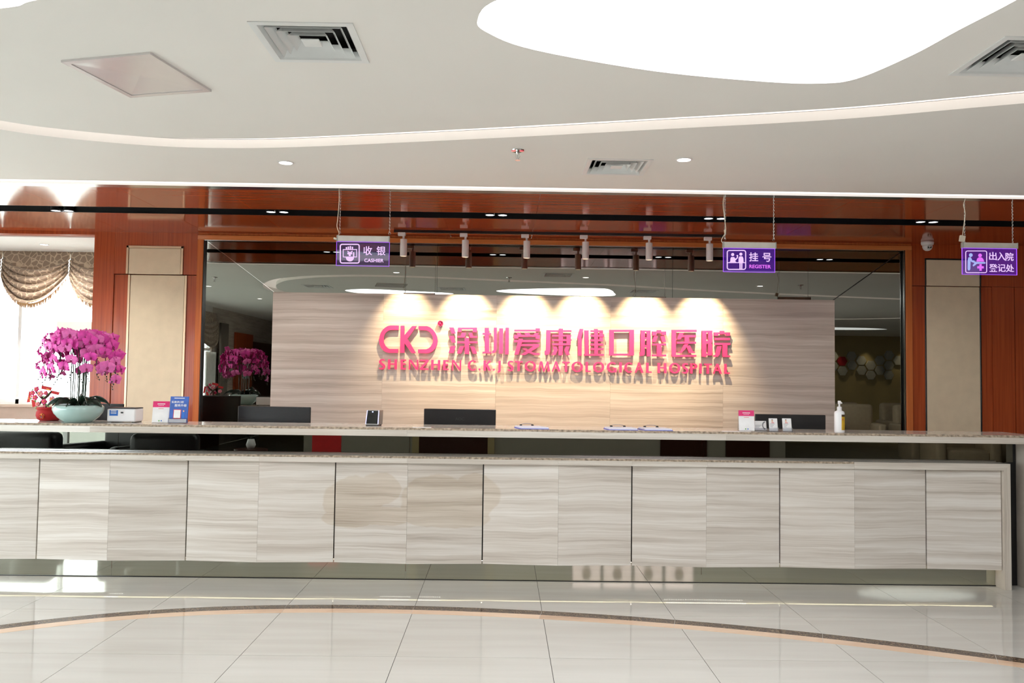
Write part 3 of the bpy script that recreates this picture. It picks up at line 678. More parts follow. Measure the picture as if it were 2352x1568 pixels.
CH['医'] = (fC, [[(1235, 130), (1312, 130), (1310, 598), (1235, 580)], R(1235, 130, 1672, 168), R(1240, 568, 1665, 600), [(1370, 185), (1445, 185), (1395, 295), (1325, 300)], R(1395, 222, 1660, 260), R(1460, 222, 1540, 345), R(1325, 338, 1662, 372),
  [(1455, 370), (1532, 374), (1470, 470), (1400, 538), (1325, 532), (1390, 510)], [(1490, 420), (1550, 400), (1605, 505), (1645, 520), (1640, 535), (1540, 535)]])
CH['院'] = (fC, [[(1762, 145), (1840, 145), (1838, 600), (1760, 600)], [(1870, 145), (1945, 145), (1945, 345), (1925, 365), (1945, 385), (1942, 575), (1868, 575)], R(1762, 145, 1945, 178), R(1832, 318, 1880, 372), R(1832, 545, 1942, 577), R(2075, 148, 2155, 180),
  [(1972, 175), (2255, 175), (2252, 235), (2180, 235), (2180, 205), (2050, 205), (2048, 235), (1972, 235)], R(1985, 272, 2250, 308), R(1980, 358, 2258, 395), [(2030, 415), (2105, 415), (2070, 560), (2040, 600), (1968, 605), (1968, 575), (2000, 560)], [(2125, 393), (2205, 393), (2205, 575), (2260, 580), (2255, 605), (2130, 605), (2122, 580)]])
for ch, (f, polys) in CH.items(): glyph(CS, 'character', f, polys)
LG = thing('logo_letters', 'pink rounded C K and reversed C logo left of the characters', 'logo', (at(935, 812, 7.9).x, 7.9, at(935, 812, 7.9).z))
glyph(LG, 'letter', fA, [[(425, 132), (280, 130), (230, 142), (190, 165), (145, 205), (112, 255), (90, 320), (80, 385), (88, 450), (115, 515), (150, 560), (200, 593), (260, 607), (412, 607), (413, 540), (265, 540), (225, 520), (190, 482), (166, 430), (158, 370), (170, 305), (195, 258), (235, 225), (285, 208), (420, 208)]])
glyph(LG, 'letter', fA, [[(455, 135), (522, 135), (522, 300), (658, 140), (738, 140), (575, 365), (725, 612), (648, 612), (525, 440), (522, 607), (447, 607)]])
glyph(LG, 'letter', fA, [[(768, 140), (915, 142), (965, 158), (1015, 198), (1060, 255), (1092, 330), (1102, 400), (1090, 470), (1060, 530), (1010, 582), (960, 606), (915, 615), (760, 612), (760, 548), (900, 545), (945, 528), (985, 490), (1013, 440), (1025, 380), (1013, 315), (980, 262), (940, 228), (900, 215), (770, 210)]])
rg = [circle2(1150, 95, 50, 20), circle2(1150, 95, 40, 20)]
mb = MB()
for k in range(20): mb.prism([fA(*rg[0][k]), fA(*rg[0][(k + 1) % 20]), fA(*rg[1][(k + 1) % 20]), fA(*rg[1][k])], YL, YL + TH)
p0, p1 = fA(1130, 118), fA(1172, 70); text(mb, 'R', p0[0], p1[0], p0[1], p1[1], YL, TH, .02)
mb.build('registered_mark', 'pink_sign', LG)
MB().prism([fA(*q) for q in circle2(1150, 95, 45, 20)], YL + .006, YL + TH).build('mark_disc', mat('deep_pink', srgb(150, 20, 62), .4), LG)

def ell(cx, cy, rx, ry, a0, a1, n): return [(cx + rx * math.cos(math.radians(a0 + (a1 - a0) * k / n)), cy + ry * math.sin(math.radians(a0 + (a1 - a0) * k / n))) for k in range(n + 1)]
def roman(ch, w, h):
    T, t = 5.4, 3.3; polys = []
    def line(a, b, wd): polys.append(stroke([a, b], wd))
    def rect(x0, y0, x1, y1): polys.append([(x0, y0), (x1, y0), (x1, y1), (x0, y1)])
    def ring(cx, cy, rx, ry, a0, a1, n=22):
        o = ell(cx, cy, rx, ry, a0, a1, n); i = ell(cx, cy, rx - T * 1.05, ry - t * .85, a0, a1, n)
        for k in range(n): polys.append([o[k], o[k + 1], i[k + 1], i[k]])
    if ch == 'H': rect(0, 0, T, h); rect(w - T, 0, w, h); rect(T, h * .46, w - T, h * .46 + t)
    elif ch == 'E': rect(0, 0, T, h); rect(T, 0, w, t); rect(T, h - t, w * .95, h); rect(T, h * .47, w * .88, h * .47 + t)
    elif ch == 'N': rect(0, 0, t, h); rect(w - t, 0, w, h); polys.append([(0, h), (T * .95, h), (w, 0), (w - T * .95, 0)])
    elif ch == 'Z': rect(0, h - t, w, h); rect(0, 0, w, t); polys.append([(0, t), (T * 1.1, t), (w, h - t), (w - T * 1.1, h - t)])
    elif ch == 'O': ring(w / 2, h / 2, w / 2, h / 2 + .5, 0, 360, 28)
    elif ch == 'C': ring(w * .58, h / 2, w * .58, h / 2 + .5, 48, 312)
    elif ch == 'G': ring(w * .56, h / 2, w * .56, h / 2 + .5, 48, 312); rect(w - T * .9, 0, w, h * .44); rect(w - T * 1.6, h * .36, w, h * .44)
    elif ch == 'S':
        pts = [(w * .92, h * .90), (w * .6, h * .99 - 1), (w * .3, h * .9), (w * .17, h * .74), (w * .3, h * .6), (w * .55, h * .48), (w * .8, h * .34), (w * .82, h * .19), (w * .62, h * .07), (w * .35, 1.2), (w * .05, h * .1)]
        pts = smooth_loop(pts, 3, False); n = len(pts); polys.append(stroke(pts, [2.4 + 3.0 * math.sin(math.pi * k / (n - 1)) for k in range(n)]))
    elif ch == 'K': rect(0, 0, T, h); line((T * .6, h * .42), (w - 1.8, h), t * 1.15); polys.append([(T * .9, h * .55), (T * 1.6, h * .68), (w + 1, 0), (w - T * 1.1, 0)])
    elif ch == 'J': rect(w - T, h * .0, w, h); polys.append([(w - T, h * .02), (w, h * .02), (w - 1.5, -3.2), (0, -4.8), (0, -2.6), (w - T - .8, -.6)])
    elif ch == 'T': rect(0, h - t, w, h); rect(w / 2 - T / 2, 0, w / 2 + T / 2, h - t)
    elif ch == 'M': polys += [[(0, 0), (t, 0), (w * .22 + 1, h), (w * .14, h)], [(w * .14, h), (w * .14 + T, h), (w / 2 + 1.2, 0), (w / 2 - 2, 0)], [(w / 2 - 2, 0), (w / 2 + 1.2, 0), (w * .86, h), (w * .86 - t, h)], [(w * .86 - t, h), (w * .86, h), (w, 0), (w - T, 0)]]
    elif ch == 'A': polys += [[(0, 0), (t, 0), (w / 2 + 1, h), (w / 2 - 2, h)], [(w / 2 - 3, h), (w / 2 + 1.6, h), (w, 0), (w - T, 0)]]; rect(w * .25, h * .28, w * .75, h * .28 + t * .9)
    elif ch == 'L': rect(0, 0, T, h); rect(T, 0, w, t)
    elif ch == 'I': rect(0, 0, w, h)
    elif ch == 'P': rect(0, 0, T, h); ring(w * .42, h * .72, w * .58, h * .29, -90, 90, 14); rect(T * .8, h - t * .85, w * .45, h); rect(T * .8, h * .43, w * .45, h * .43 + t * .85)
    elif ch == '.': polys.append(circle2(w / 2, w / 2, w / 2, 14))
    return polys
EN = thing('hospital_name_lettering', 'line of pink capital letters under the Chinese characters', 'sign', (at(1272, 858, 7.9).x, 7.9, at(1272, 858, 7.9).z))
zb, ztp = Z_(901, 847.9, YL), Z_(901, 824.9, YL)
for org, lst in (((860, 730, 7.587), (('S', 78, 185), ('H', 235, 390), ('E', 455, 550), ('N', 598, 762), ('Z', 792, 940), ('H', 988, 1145), ('E', 1197, 1295), ('N', 1350, 1512), ('C', 1625, 1778), ('.', 1813, 1850), ('K', 1900, 2030), ('.', 2065, 2100), ('J', 2150, 2202))),
                 ((1160, 740, 8.711), (('S', 48, 172), ('T', 195, 352), ('O', 393, 620), ('M', 665, 900), ('A', 935, 1112), ('T', 1145, 1298), ('O', 1332, 1560), ('L', 1612, 1715), ('O', 1762, 1985), ('G', 2038, 2230), ('I', 2290, 2338))),
                 ((1380, 740, 7.587), (('C', 412, 557), ('A', 595, 745), ('L', 793, 888), ('H', 992, 1145), ('O', 1193, 1387), ('S', 1420, 1528), ('P', 1560, 1682), ('I', 1722, 1760), ('T', 1800, 1932), ('A', 1955, 2115), ('L', 2155, 2250)))):
    for ch, a, b in lst:
        xa, xb_ = X_(org[0] + a / org[2], 840, YL), X_(org[0] + b / org[2], 840, YL); k = (ztp - zb) / 23.0
        mb = MB()
        for q, p in enumerate(roman(ch, (xb_ - xa) / k, 23.0)): mb.prism([(xa + x * k, zb + z * k) for x, z in p], YL - .0004 * (q % 3), YL + TH)
        mb.build('letter', 'pink_sign', EN)

# ------------------------------------------------------------------ track and spots
tx0, tx1 = X_(905, 535, 7.6), X_(1662, 552, 7.6)
trk = MB().box(tx0, tx1, 7.583, 7.617, ZC - .022, ZC).build('spotlight_track', 'black_metal'); tag(trk, 'black track rail carrying the row of white spotlights', 'light track')
SPOT = None
names = ['first', 'second', 'third', 'fourth', 'fifth', 'sixth']
for k, px in enumerate((927, 1069, 1210, 1345, 1491, 1630)):
    x = X_(px, 560, 7.6); lab = '%s white cylinder track spotlight from the left on the rail' % names[k]; y = 7.6; z0 = ZC - .022
    if SPOT is None:
        SPOT = thing('track_spotlight', lab, 'spotlight', (x, y, z0), 'white spotlights on the track')
        MB().box(x - .052, x + .018, y - .018, y + .018, z0 - .032, z0, bev=.003).build('adapter', 'white_plastic', SPOT)
        MB().lathe([(.010, -.03), (.010, -.062)], (x, y, z0), 10).build('arm', 'white_plastic', SPOT)
        MB().lathe([(.029, -.062), (.031, -.066), (.031, -.216), (.029, -.219), (.026, -.219), (.026, -.205), (0, -.205)], (x, y, z0), 24).build('body', 'white_plastic', SPOT, smooth=False)
        MB().disc((x, y, z0 - .2045), .024, n=18, th=.002).build('lens', 'lamp_warm', SPOT)
    else: copy_thing(SPOT, (x, y, z0), lab)
    d = bpy.data.lights.new('spot_beam', 'SPOT'); d.energy = SPOT_W * (.62 if k == 0 else 1); d.color = (1.0, .76, .45); d.spot_size = math.radians(66); d.spot_blend = 1.0; d.shadow_soft_size = .012
    o = bpy.data.objects.new('spot_beam', d); COL.objects.link(o); o.location = (x, y, z0 - .235); o.rotation_euler = (math.radians(23), 0, 0)

# ------------------------------------------------------------------ dome camera
c = at(2130, 548, 7.82); cy = 7.80; cx = X_(2130, 556, cy)
t = thing('dome_camera', 'small white turret security camera under the soffit', 'security camera', (cx, cy, ZC))
MB().lathe([(.055, 0), (.057, -.012), (.052, -.03), (.035, -.036)], (cx, cy, ZC), 28).build('base', 'white_plastic', t, smooth=True)
Mx_ = Matrix.Rotation(math.radians(0), 4, 'X')
MB().lathe([(.0, -.088), (.02, -.084), (.036, -.072), (.045, -.05), (.045, -.034), (.036, -.025)], (cx, cy, ZC), 28).build('ball', 'white_plastic', t, smooth=True)
mb = MB().disc((cx, cy - .037, ZC - .057), .021, (0, -1, -.25), 20, .004); mb.build('face', 'grey_plastic', t)
MB().disc((cx - .009, cy - .041, ZC - .058), .0065, (0, -1, -.25), 12, .003).disc((cx + .010, cy - .041, ZC - .058), .0065, (0, -1, -.25), 12, .003).build('lens', 'screen_black', t)

# ------------------------------------------------------------------ hanging edge-lit signs
YH = 5.955
sheet_mat('acrylic_violet', (.72, .66, .88), (.20, .04, .75), .12, .012); sheet_mat('acrylic_clear', (.80, .78, .88), (.25, .18, .6), .05, .012)
sheet_mat('acrylic_plain', (.93, .94, .96), (1, 1, 1), 0, .1)
emission('sign_glow', (.86, .58, 1.0), .9, base=.05); emission('sign_violet', (.42, .10, 1.0), 1.0, base=.05); emission('sign_magenta', (.82, .14, .95), .85, base=.05); emission('sign_blue', (.42, .50, 1.0), .75, base=.05)
mat('cord', (.70, .64, .52), .6); mat('aluminium', (.62, .60, .56), .42, metal=.3)
def chain(mb, x, y, z0, z1):
    n = int((z1 - z0) / .012)
    for k in range(n):
        z = z0 + (k + .5) * (z1 - z0) / n; a = k % 2
        pts = [Vector((x + .004 * math.cos(q) * (1 - a), y + .004 * math.cos(q) * a, z + .0085 * math.sin(q))) for q in [2 * math.pi * j / 6 for j in range(6)]]
        mb.tube(pts, .0012, 3, True)
    return mb
def hanging_sign(label, org, s, bar, sheet, col, pict, words, cord, chains, mixed=None, rr=0.0):
    f = mapper(org[0], org[1], s, YH)
    fx = lambda px, py: at(px, py, YH)
    a, b = fx(bar[0], bar[1]), fx(bar[2], bar[3])
    c0, c1 = fx(sheet[0], sheet[1]), fx(sheet[2], sheet[3])
    t = thing('hanging_sign', label, 'sign', ((c0.x + c1.x) / 2, YH, c1.z), 'edge-lit signs hanging over the desk')
    MB().box(a.x + .006, b.x - .006, YH - .014, YH + .014, b.z, a.z, bev=.003).build('header_bar', 'aluminium', t)
    for x in (a.x, b.x - .008): MB().box(x, x + .008, YH - .016, YH + .016, b.z - .002, a.z + .002, bev=.002).build('end_cap', 'grey_plastic', t)
    x0, x1, z0, z1 = c0.x, c1.x, c1.z, b.z
    MB().box(x0, x1, YH - .003, YH + .003, z0, z1).build('acrylic_sheet', col, t)
    e = .0026
    MB().box(x0, x0 + e, YH - .0035, YH + .0035, z0, z1).box(x1 - e, x1, YH - .0035, YH + .0035, z0, z1).box(x0, x1, YH - .0035, YH + .0035, z0, z0 + e).box(x0 + .004, x1 - .004, YH - .0035, YH + .0035, z1 - e, z1).build('glowing_edge', 'sign_violet', t)
    for m, polys in pict.items():
        mb = MB()
        for k, p in enumerate(polys): mb.prism([f(*q) for q in p], YH - .0045 - .0002 * (k % 5), YH - .0033)
        mb.build('pictogram', m, t)
    for w, (u0, v0, u1, v1), bold, m in words:
        p, q = f(u0, v1), f(u1, v0); mb = MB(); text(mb, w, p[0], q[0], p[1], q[1], YH - .0046, .0013, bold); mb.build('lettering', m, t)
    mb = MB()
    for (px, py0, py1) in chains:
        p = at(px, py0, YH); q = at(px, py1, YH); zt_ = ZC - .004
        chain(mb, q.x, YH, q.z, zt_)
        mb.tube([(q.x + .0075 * math.cos(j * math.pi / 5), YH, q.z - .006 + .0075 * math.sin(j * math.pi / 5)) for j in range(10)], .0012, 4, True)
    mb.build('chain', 'steel', t)
    pts = [at(px, py, YH - .012) for px, py in cord[0]]; pts[0].z = ZC - .003; pts = smooth_loop([tuple(p) for p in pts], 4, False)
    MB().tube(pts, .0028, 6).build('cord', 'cord', t)
    (px, py, w, h, ang) = cord[1]; p = at(px, py, YH - .014)
    MB().box(-w / 2, w / 2, -.009, .009, -h / 2, h / 2, bev=.002, M=Matrix.Translation(p) @ Matrix.Rotation(math.radians(ang), 4, 'Y')).build('connector', 'cord', t)
def rrect(x0, y0, x1, y1, r, w):
    o = []; i = []
    for cx, cy, a in ((x1 - r, y0 + r, -90), (x1 - r, y1 - r, 0), (x0 + r, y1 - r, 90), (x0 + r, y0 + r, 180)):
        o += ell(cx, cy, r, r, a, a + 90, 5); i += ell(cx, cy, r - w, r - w, a, a + 90, 5)
    n = len(o); return [[o[k], o[(k + 1) % n], i[(k + 1) % n], i[k]] for k in range(n)]
def box_line(x0, y0, x1, y1, w): return [R(x0, y0, x1, y0 + w), R(x0, y1 - w, x1, y1), R(x0, y0, x0 + w, y1), R(x1 - w, y0, x1, y1)]
# cashier
pk = rrect(322, 310, 1045, 1025, 90, 42) + box_line(435, 505, 945, 800, 28)
for x, y in ((540, 430), (610, 412), (680, 395), (755, 418)): pk.append(stroke([(x + 24, y), (x + 24, 515)], 46))
pk += [stroke([(600, 572), (690, 640)], 34), stroke([(785, 572), (690, 640)], 34), R(596, 625, 770, 690), R(645, 620, 722, 756), stroke([(825, 615), (822, 790)], 46)]
pk.append(ell(688, 795, 150, 150, 0, 180, 14))
hanging_sign('purple edge-lit cashier sign with hand and banknote pictogram', (760, 540), 15.68, (774, 541, 895, 556), (773, 556, 894, 612), 'acrylic_clear', {'sign_glow': pk},
    [('收', (1170, 400, 1492, 722), .012, 'sign_glow'), ('银', (1645, 405, 1975, 728), .012, 'sign_glow'), ('CASHIER', (1205, 850, 1905, 970), .02, 'sign_glow')],
    ([(779, 424), (779, 460), (776, 500), (774, 520), (779, 536), (773, 543)], (770, 548, .022, .014, 20)), [(780.5, 430, 533), (895, 432, 534)])
# register
pk = rrect(318, 488, 1065, 1255, 95, 38) + [R(340, 962, 1040, 992)]
pk += [circle2(546, 665, 60, 16), circle2(862, 650, 60, 16), [(455, 960), (460, 820), (490, 762), (600, 762), (650, 830), (720, 760), (690, 700), (700, 685), (755, 685), (752, 790), (640, 910), (690, 965), (405, 965), (455, 930)],
       [(770, 965), (775, 800), (810, 735), (915, 735), (955, 800), (965, 965), (925, 985), (915, 1250), (875, 1250), (872, 1000), (850, 1000), (852, 1250), (808, 1250), (805, 985)]]
hanging_sign('purple edge-lit register sign with two figures at a counter', (1650, 545), 16.8, (1660, 555.5, 1782, 571), (1661, 571, 1780, 626), 'acrylic_violet', {'sign_glow': pk},
    [('挂', (1182, 585, 1530, 925), .012, 'sign_glow'), ('号', (1695, 605, 2035, 940), .012, 'sign_glow'), ('REGISTER', (1190, 1065, 2022, 1190), .02, 'sign_magenta')],
    ([(1663, 437), (1661, 470), (1664, 500), (1667, 530), (1660, 545), (1657, 553), (1663, 560)], (1665, 532, .008, .03, -8)), [(1665, 440, 548), (1777, 442, 549)])
# admission
pk = rrect(385, 515, 1110, 1265, 70, 26) + [R(1180, 0, 1181, 1)]
pb = [circle2(568, 665, 62, 16), [(460, 1130), (465, 850), (490, 740), (560, 730), (600, 800), (625, 850), (660, 835), (720, 890), (1055, 900), (1055, 950), (770, 955), (660, 1045), (625, 1010), (690, 925), (590, 895), (560, 860), (552, 1130), (530, 1175), (480, 1175)]]
pm = [circle2(876, 675, 62, 16), [(755, 880), (775, 790), (830, 740), (935, 745), (985, 800), (1015, 885)], R(855, 965, 930, 1190), R(785, 1035, 998, 1110)]
hanging_sign('purple edge-lit admission sign with nurse and patient pictogram, farthest right', (2190, 540), 14.52, (2209, 557, 2336, 571), (2209, 569.5, 2336, 632), 'acrylic_violet', {'sign_glow': pk[:-1], 'sign_blue': pb, 'sign_magenta': pm},
    [('出', (1180, 565, 1430, 830), .012, 'sign_glow'), ('入', (1450, 570, 1720, 845), .012, 'sign_glow'), ('院', (1725, 585, 1992, 855), .012, 'sign_glow'), ('登', (1182, 960, 1452, 1222), .012, 'sign_glow'), ('记', (1465, 965, 1725, 1225), .012, 'sign_glow'), ('处', (1735, 975, 2008, 1230), .012, 'sign_glow')],
    ([(2218, 450), (2213, 470), (2217, 490), (2214, 515), (2211, 540)], (2210, 548, .038, .044, 10)), [(2216, 452, 556), (2326, 454, 558)])
# ------------------------------------------------------------------ orchid in celadon bowl
mat('celadon', srgb(168, 198, 194), .12, coat=.6, var=.03, scale=6); mat('petal', srgb(222, 62, 168), .5, var=.18, scale=30); mat('petal_pale', srgb(235, 112, 190), .5, var=.15, scale=30)
mat('lip', srgb(150, 20, 95), .45); mat('pollen', srgb(240, 214, 190), .5); mat('stem_green', (.03, .05, .025), .5); mat('leaf_dark', (.012, .03, .018), .22, coat=.4, var=.25, scale=8); mat('soil', (.05, .035, .025), .9)
oy = 6.055; ox = X_(180, 945, oy)
orchid = thing('orchid_planter', 'magenta orchids in a pale green glazed bowl on the counter', 'potted orchid', (ox, oy, ZT))
MB().lathe([(.0, .0), (.085, .0), (.095, .004), (.135, .035), (.160, .065), (.170, .092), (.166, .112), (.152, .124), (.146, .122), (.150, .112), (.0, .10)], (ox, oy, ZT), 40).build('bowl', 'celadon', orchid, smooth=True)
MB().lathe([(.0, .108), (.149, .106)], (ox, oy, ZT), 24).build('soil', 'soil', orchid)
def petal_grid(mb, L, Wd, ang, cup, z0=0, tipw=1.0):
    ca, sa = math.cos(ang), math.sin(ang)
    def fn(u, v):
        r = .004 + u * L; w = Wd * (math.sin(math.pi * (u ** .75 * .93 + .04))) ** .8 * (v - .5)
        x, y = r, w; z = z0 + cup * (u * u) * .03 - .012 * (2 * (v - .5)) ** 2 * u + .006 * math.sin(9 * u) * (v - .5)
        return Vector((x * ca - y * sa, x * sa + y * ca, z))
    mb.grid(fn, 4, 4)
def blossom_mesh(m, sc, seed):
    random.seed(seed); mb = MB()
    for a, l, w in ((90, .044, .036), (215, .042, .032), (325, .042, .032)): petal_grid(mb, l * sc, w * sc, math.radians(a + random.uniform(-6, 6)), random.uniform(-.6, .5), -.002)
    for a in (22, 158): petal_grid(mb, .05 * sc, .066 * sc, math.radians(a + random.uniform(-5, 5)), random.uniform(-.2, .9), .003)
    b = mb.build('blossom', m, orchid, org=(0, 0, 0), smooth=True, recalc=False)
    l = MB().lathe([(.0, .012), (.006, .010), (.008, .005), (.004, 0)], (0, -.004, .002), 8); petal_grid(l, .018, .016, math.radians(270), .25, .006)
    lp = l.build('lip', 'lip', None, org=(0, 0, 0), smooth=True, recalc=False)
    lp.parent = b; lp.location = (0, 0, 0)
    return b, lp
protos = [blossom_mesh('petal', 1.0, 1), blossom_mesh('petal_pale', 1.05, 2), blossom_mesh('petal', .9, 3)]
used = [False] * 3
random.seed(21)
def place_blossom(p, nrm, roll, k, s):
    b, lp = protos[k]
    if used[k]: nb = b.copy(); COL.objects.link(nb); nl = lp.copy(); COL.objects.link(nl); nl.parent = nb
    else: nb = b; used[k] = True
    nb.parent = orchid; nb.location = Vector(p) - ORG[orchid]
    n = Vector(nrm).normalized(); upv = Vector((0, 0, 1)); xa = upv.cross(n).normalized(); ya = n.cross(xa)
    Mr = Matrix((xa, ya, n)).transposed() @ Matrix.Rotation(roll, 3, 'Z')
    nb.rotation_euler = Mr.to_euler(); nb.scale = (s, s, s)
stems = 13
for k in range(stems):
    th = 2 * math.pi * (k + .35) / stems
    dx, dy = math.cos(th), math.sin(th) * .62
    bx, by = ox + dx * .05 + random.uniform(-.015, .015), oy + dy * .06
    zt_ = ZT + .545 + random.uniform(-.04, .05)
    rise = [(bx, by, ZT + .10), (bx + random.uniform(-.008, .008), by, ZT + .3), (bx + dx * .005, by, ZT + .45)]
    R_ = random.uniform(.22, .28); arcp = []
    for q in range(1, 9):
        a = q / 8; r = .055 + (R_ - .055) * math.sin(a * math.pi * .52) ; z = zt_ + .055 * math.sin(min(a * 1.8, 1) * math.pi * .5) - .27 * max(0, a - .38) ** 1.5 * 1.9
        arcp.append((ox + dx * r, oy + dy * r, z))
    path = smooth_loop(rise + arcp, 3, False)
    mb = MB().tube(path, .0032, 5); e = Vector(path[-1])
    for q in range(5):
        b = e + Vector((dx * .008 * q + random.uniform(-.012, .012), random.uniform(-.01, .01), -.018 * q - .01)); mb.tube([e + Vector((0, 0, -.018 * q)), b], .0016, 4)
        mb.lathe([(0, .008), (.006 - q * .0006, .003), (.006 - q * .0006, -.003), (0, -.008)], b, 6)
    mb.build('stem', 'stem_green', orchid, smooth=True)
    for q in range(10):
        p = Vector(arcp[min(q, 7)]) if q < 8 else Vector(arcp[q - 6]) + Vector((0, -.03, -.035)); side = Vector((-dy, dx, 0)).normalized() * (.042 if q % 2 else -.042)
        p2 = p + side + Vector((0, 0, random.uniform(-.03, .012)))
        n = Vector((dx * 1.0 + side.x * 5, dy * 1.2 - .45 + side.y * 5, .25 - q * .03)) + Vector((random.uniform(-.35, .35), random.uniform(-.2, .2), random.uniform(-.2, .25)))
        p2 += n.normalized() * .02
        place_blossom(p2, n, random.uniform(-.3, .3), random.randrange(3), random.uniform(.95, 1.2) * (1 - .015 * q))
for k in range(10):
    a = 2 * math.pi * k / 10 + .3; L_ = random.uniform(.15, .2); w = random.uniform(.055, .07); up = random.uniform(.03, .075); dx, dy = math.cos(a), math.sin(a) * .75
    ro = random.uniform(.5, 1.0) * (1 if k % 2 else -1)
    def fn(u, v):
        r = .03 + u * L_; hw = w * math.sin(math.pi * (u * .9 + .08)) ** .7 * (v - .5)
        return Vector((ox + dx * r - dy * hw * math.cos(ro), oy + dy * r + dx * hw * math.cos(ro), ZT + .118 + up * math.sin(u * 2.3) - .04 * u * u + hw * math.sin(ro) + .35 * abs(v - .5) * w))
    MB().grid(fn, 8, 4).build('leaf', 'leaf_dark', orchid, smooth=True, solidify=.002, recalc=False)

# ------------------------------------------------------------------ red lucky pot
mat('red_velvet', srgb(168, 8, 14), .75, sheen=.08, var=.05); mat('felt_pink', srgb(240, 150, 165), .9, sheen=.4, var=.06); mat('felt_rose', srgb(222, 70, 120), .9, sheen=.4); mat('felt_yellow', srgb(238, 180, 60), .8); mat('felt_green', srgb(96, 170, 84), .9)
mat('bark', (.07, .03, .02), .8); mat('red_paper', srgb(200, 22, 24), .6); mat('gold', srgb(226, 160, 70), .4, metal=.5); mat('blue_felt', srgb(60, 90, 170), .8)
fy = 6.165; f7 = mapper(60, 730, 6.27, fy); px_, _ = f7(300, 1400)
pot = thing('lucky_pot', 'small red velvet pot of felt blossoms left of the orchid bowl', 'ornament', (px_ - .0, fy + .03, ZT))
pc = (px_, fy + .03, ZT)
MB().lathe([(0, 0), (.06, 0), (.078, .012), (.088, .04), (.085, .065), (.076, .078), (.084, .084), (.086, .094), (.080, .10), (.07, .096), (0, .09)], pc, 32).build('pot', 'red_velvet', pot, smooth=True)
em = MB(); ex, ez = f7(290, 1403)
for k in range(5): em.disc((ex + .011 * math.cos(k * 1.2566 + 1.57), fy - .058, ez + .011 * math.sin(k * 1.2566 + 1.57)), .008, (0, -1, 0), 10, .004)
em.build('emblem_outline', 'gold', pot)
em = MB()
for k in range(5): em.disc((ex + .011 * math.cos(k * 1.2566 + 1.57), fy - .0605, ez + .011 * math.sin(k * 1.2566 + 1.57)), .0062, (0, -1, 0), 10, .004)
em.build('emblem', 'red_velvet', pot)
MB().box(ex - .003, ex + .003, fy - .067, fy - .06, ez - .012, ez - .006).build('emblem_mark', 'blue_felt', pot)
MB().box(ex - .003, ex + .003, fy - .067, fy - .06, ez + .005, ez + .011).build('emblem_mark', 'gold', pot)
def q7(cx, cy, d=0): x, z = f7(cx, cy); return Vector((x, fy + .02 + d, z))
MB().tube([q7(255, 1300), q7(240, 1230), q7(230, 1170), q7(300, 1110), q7(350, 1050)], [.012, .012, .011, .009, .006], 8).tube([q7(230, 1170), q7(160, 1110), q7(110, 1050)], [.01, .008, .005], 7).tube([q7(230, 1170), q7(180, 1230), q7(165, 1260)], [.009, .006, .004], 6).build('branch', 'bark', pot, smooth=True)
for cx, cy, r, m in ((155, 1025, 38, 'felt_rose'), (100, 1080, 36, 'felt_rose'), (210, 1090, 46, 'felt_pink'), (290, 1080, 32, 'felt_rose'), (135, 1145, 40, 'felt_rose'), (265, 1205, 40, 'felt_rose'), (380, 1170, 45, 'felt_pink'), (170, 1240, 34, 'felt_pink'), (268, 1268, 20, 'felt_pink'), (80, 1130, 20, 'felt_pink')):
    p = q7(cx, cy, -.025); rr = r / 6.27 * fy / 1920; mb = MB()
    for k in range(5):
        a = k * 1.2566; mb.lathe([(0, rr * .5), (rr * .38, rr * .32), (rr * .5, 0), (rr * .38, -rr * .32), (0, -rr * .5)], p + Vector((math.cos(a) * rr * .55, 0, math.sin(a) * rr * .55)), 8)
    b = mb.build('felt_blossom', m, pot, smooth=True)
    MB().lathe([(0, rr * .3), (rr * .3, 0), (0, -rr * .3)], p + Vector((0, -rr * .42, rr * .1)), 8).build('flower_centre', 'felt_yellow', b, smooth=True)
for cx, cy, a in ((90, 1035, 60), (170, 1000, 100), (125, 1120, 20), (250, 1130, -20), (315, 1095, 40), (70, 1160, 200), (290, 1250, -30), (130, 1195, -70), (320, 1275, -10), (145, 1290, 250)):
    p = q7(cx, cy, -.02); d = Vector((math.cos(math.radians(a)), 0, math.sin(math.radians(a)))); n = Vector((-d.z, 0, d.x))
    MB().solid([p - d * .012, p - n * .005, p + d * .013, p + n * .005], (0, .003, 0)).build('felt_leaf', 'felt_green', pot)
for pts in ([(215, 970), (362, 1000), (345, 1050), (205, 1020)], [(365, 1045), (475, 1070), (455, 1112), (345, 1085)], [(30, 1055), (75, 1065), (40, 1210), (0, 1215)], [(65, 1175), (115, 1190), (140, 1270), (80, 1285)]):
    MB().solid([q7(*p, -.01) for p in pts], (0, .002, 0)).build('red_envelope', 'red_paper', pot)
for a, b in (((285, 1012), (340, 1035)), ((8, 1100), (45, 1200))):
    m = MB()
    for k in range(4):
        t0 = k / 4; u0 = (a[0] + (b[0] - a[0]) * t0, a[1] + (b[1] - a[1]) * t0); m.solid([q7(u0[0], u0[1], -.0115), q7(u0[0] + 9, u0[1] + 2, -.0115), q7(u0[0] + 8, u0[1] + 16, -.0115), q7(u0[0] - 1, u0[1] + 14, -.0115)], (0, .001, 0))
    m.build('gold_print', 'gold', pot)

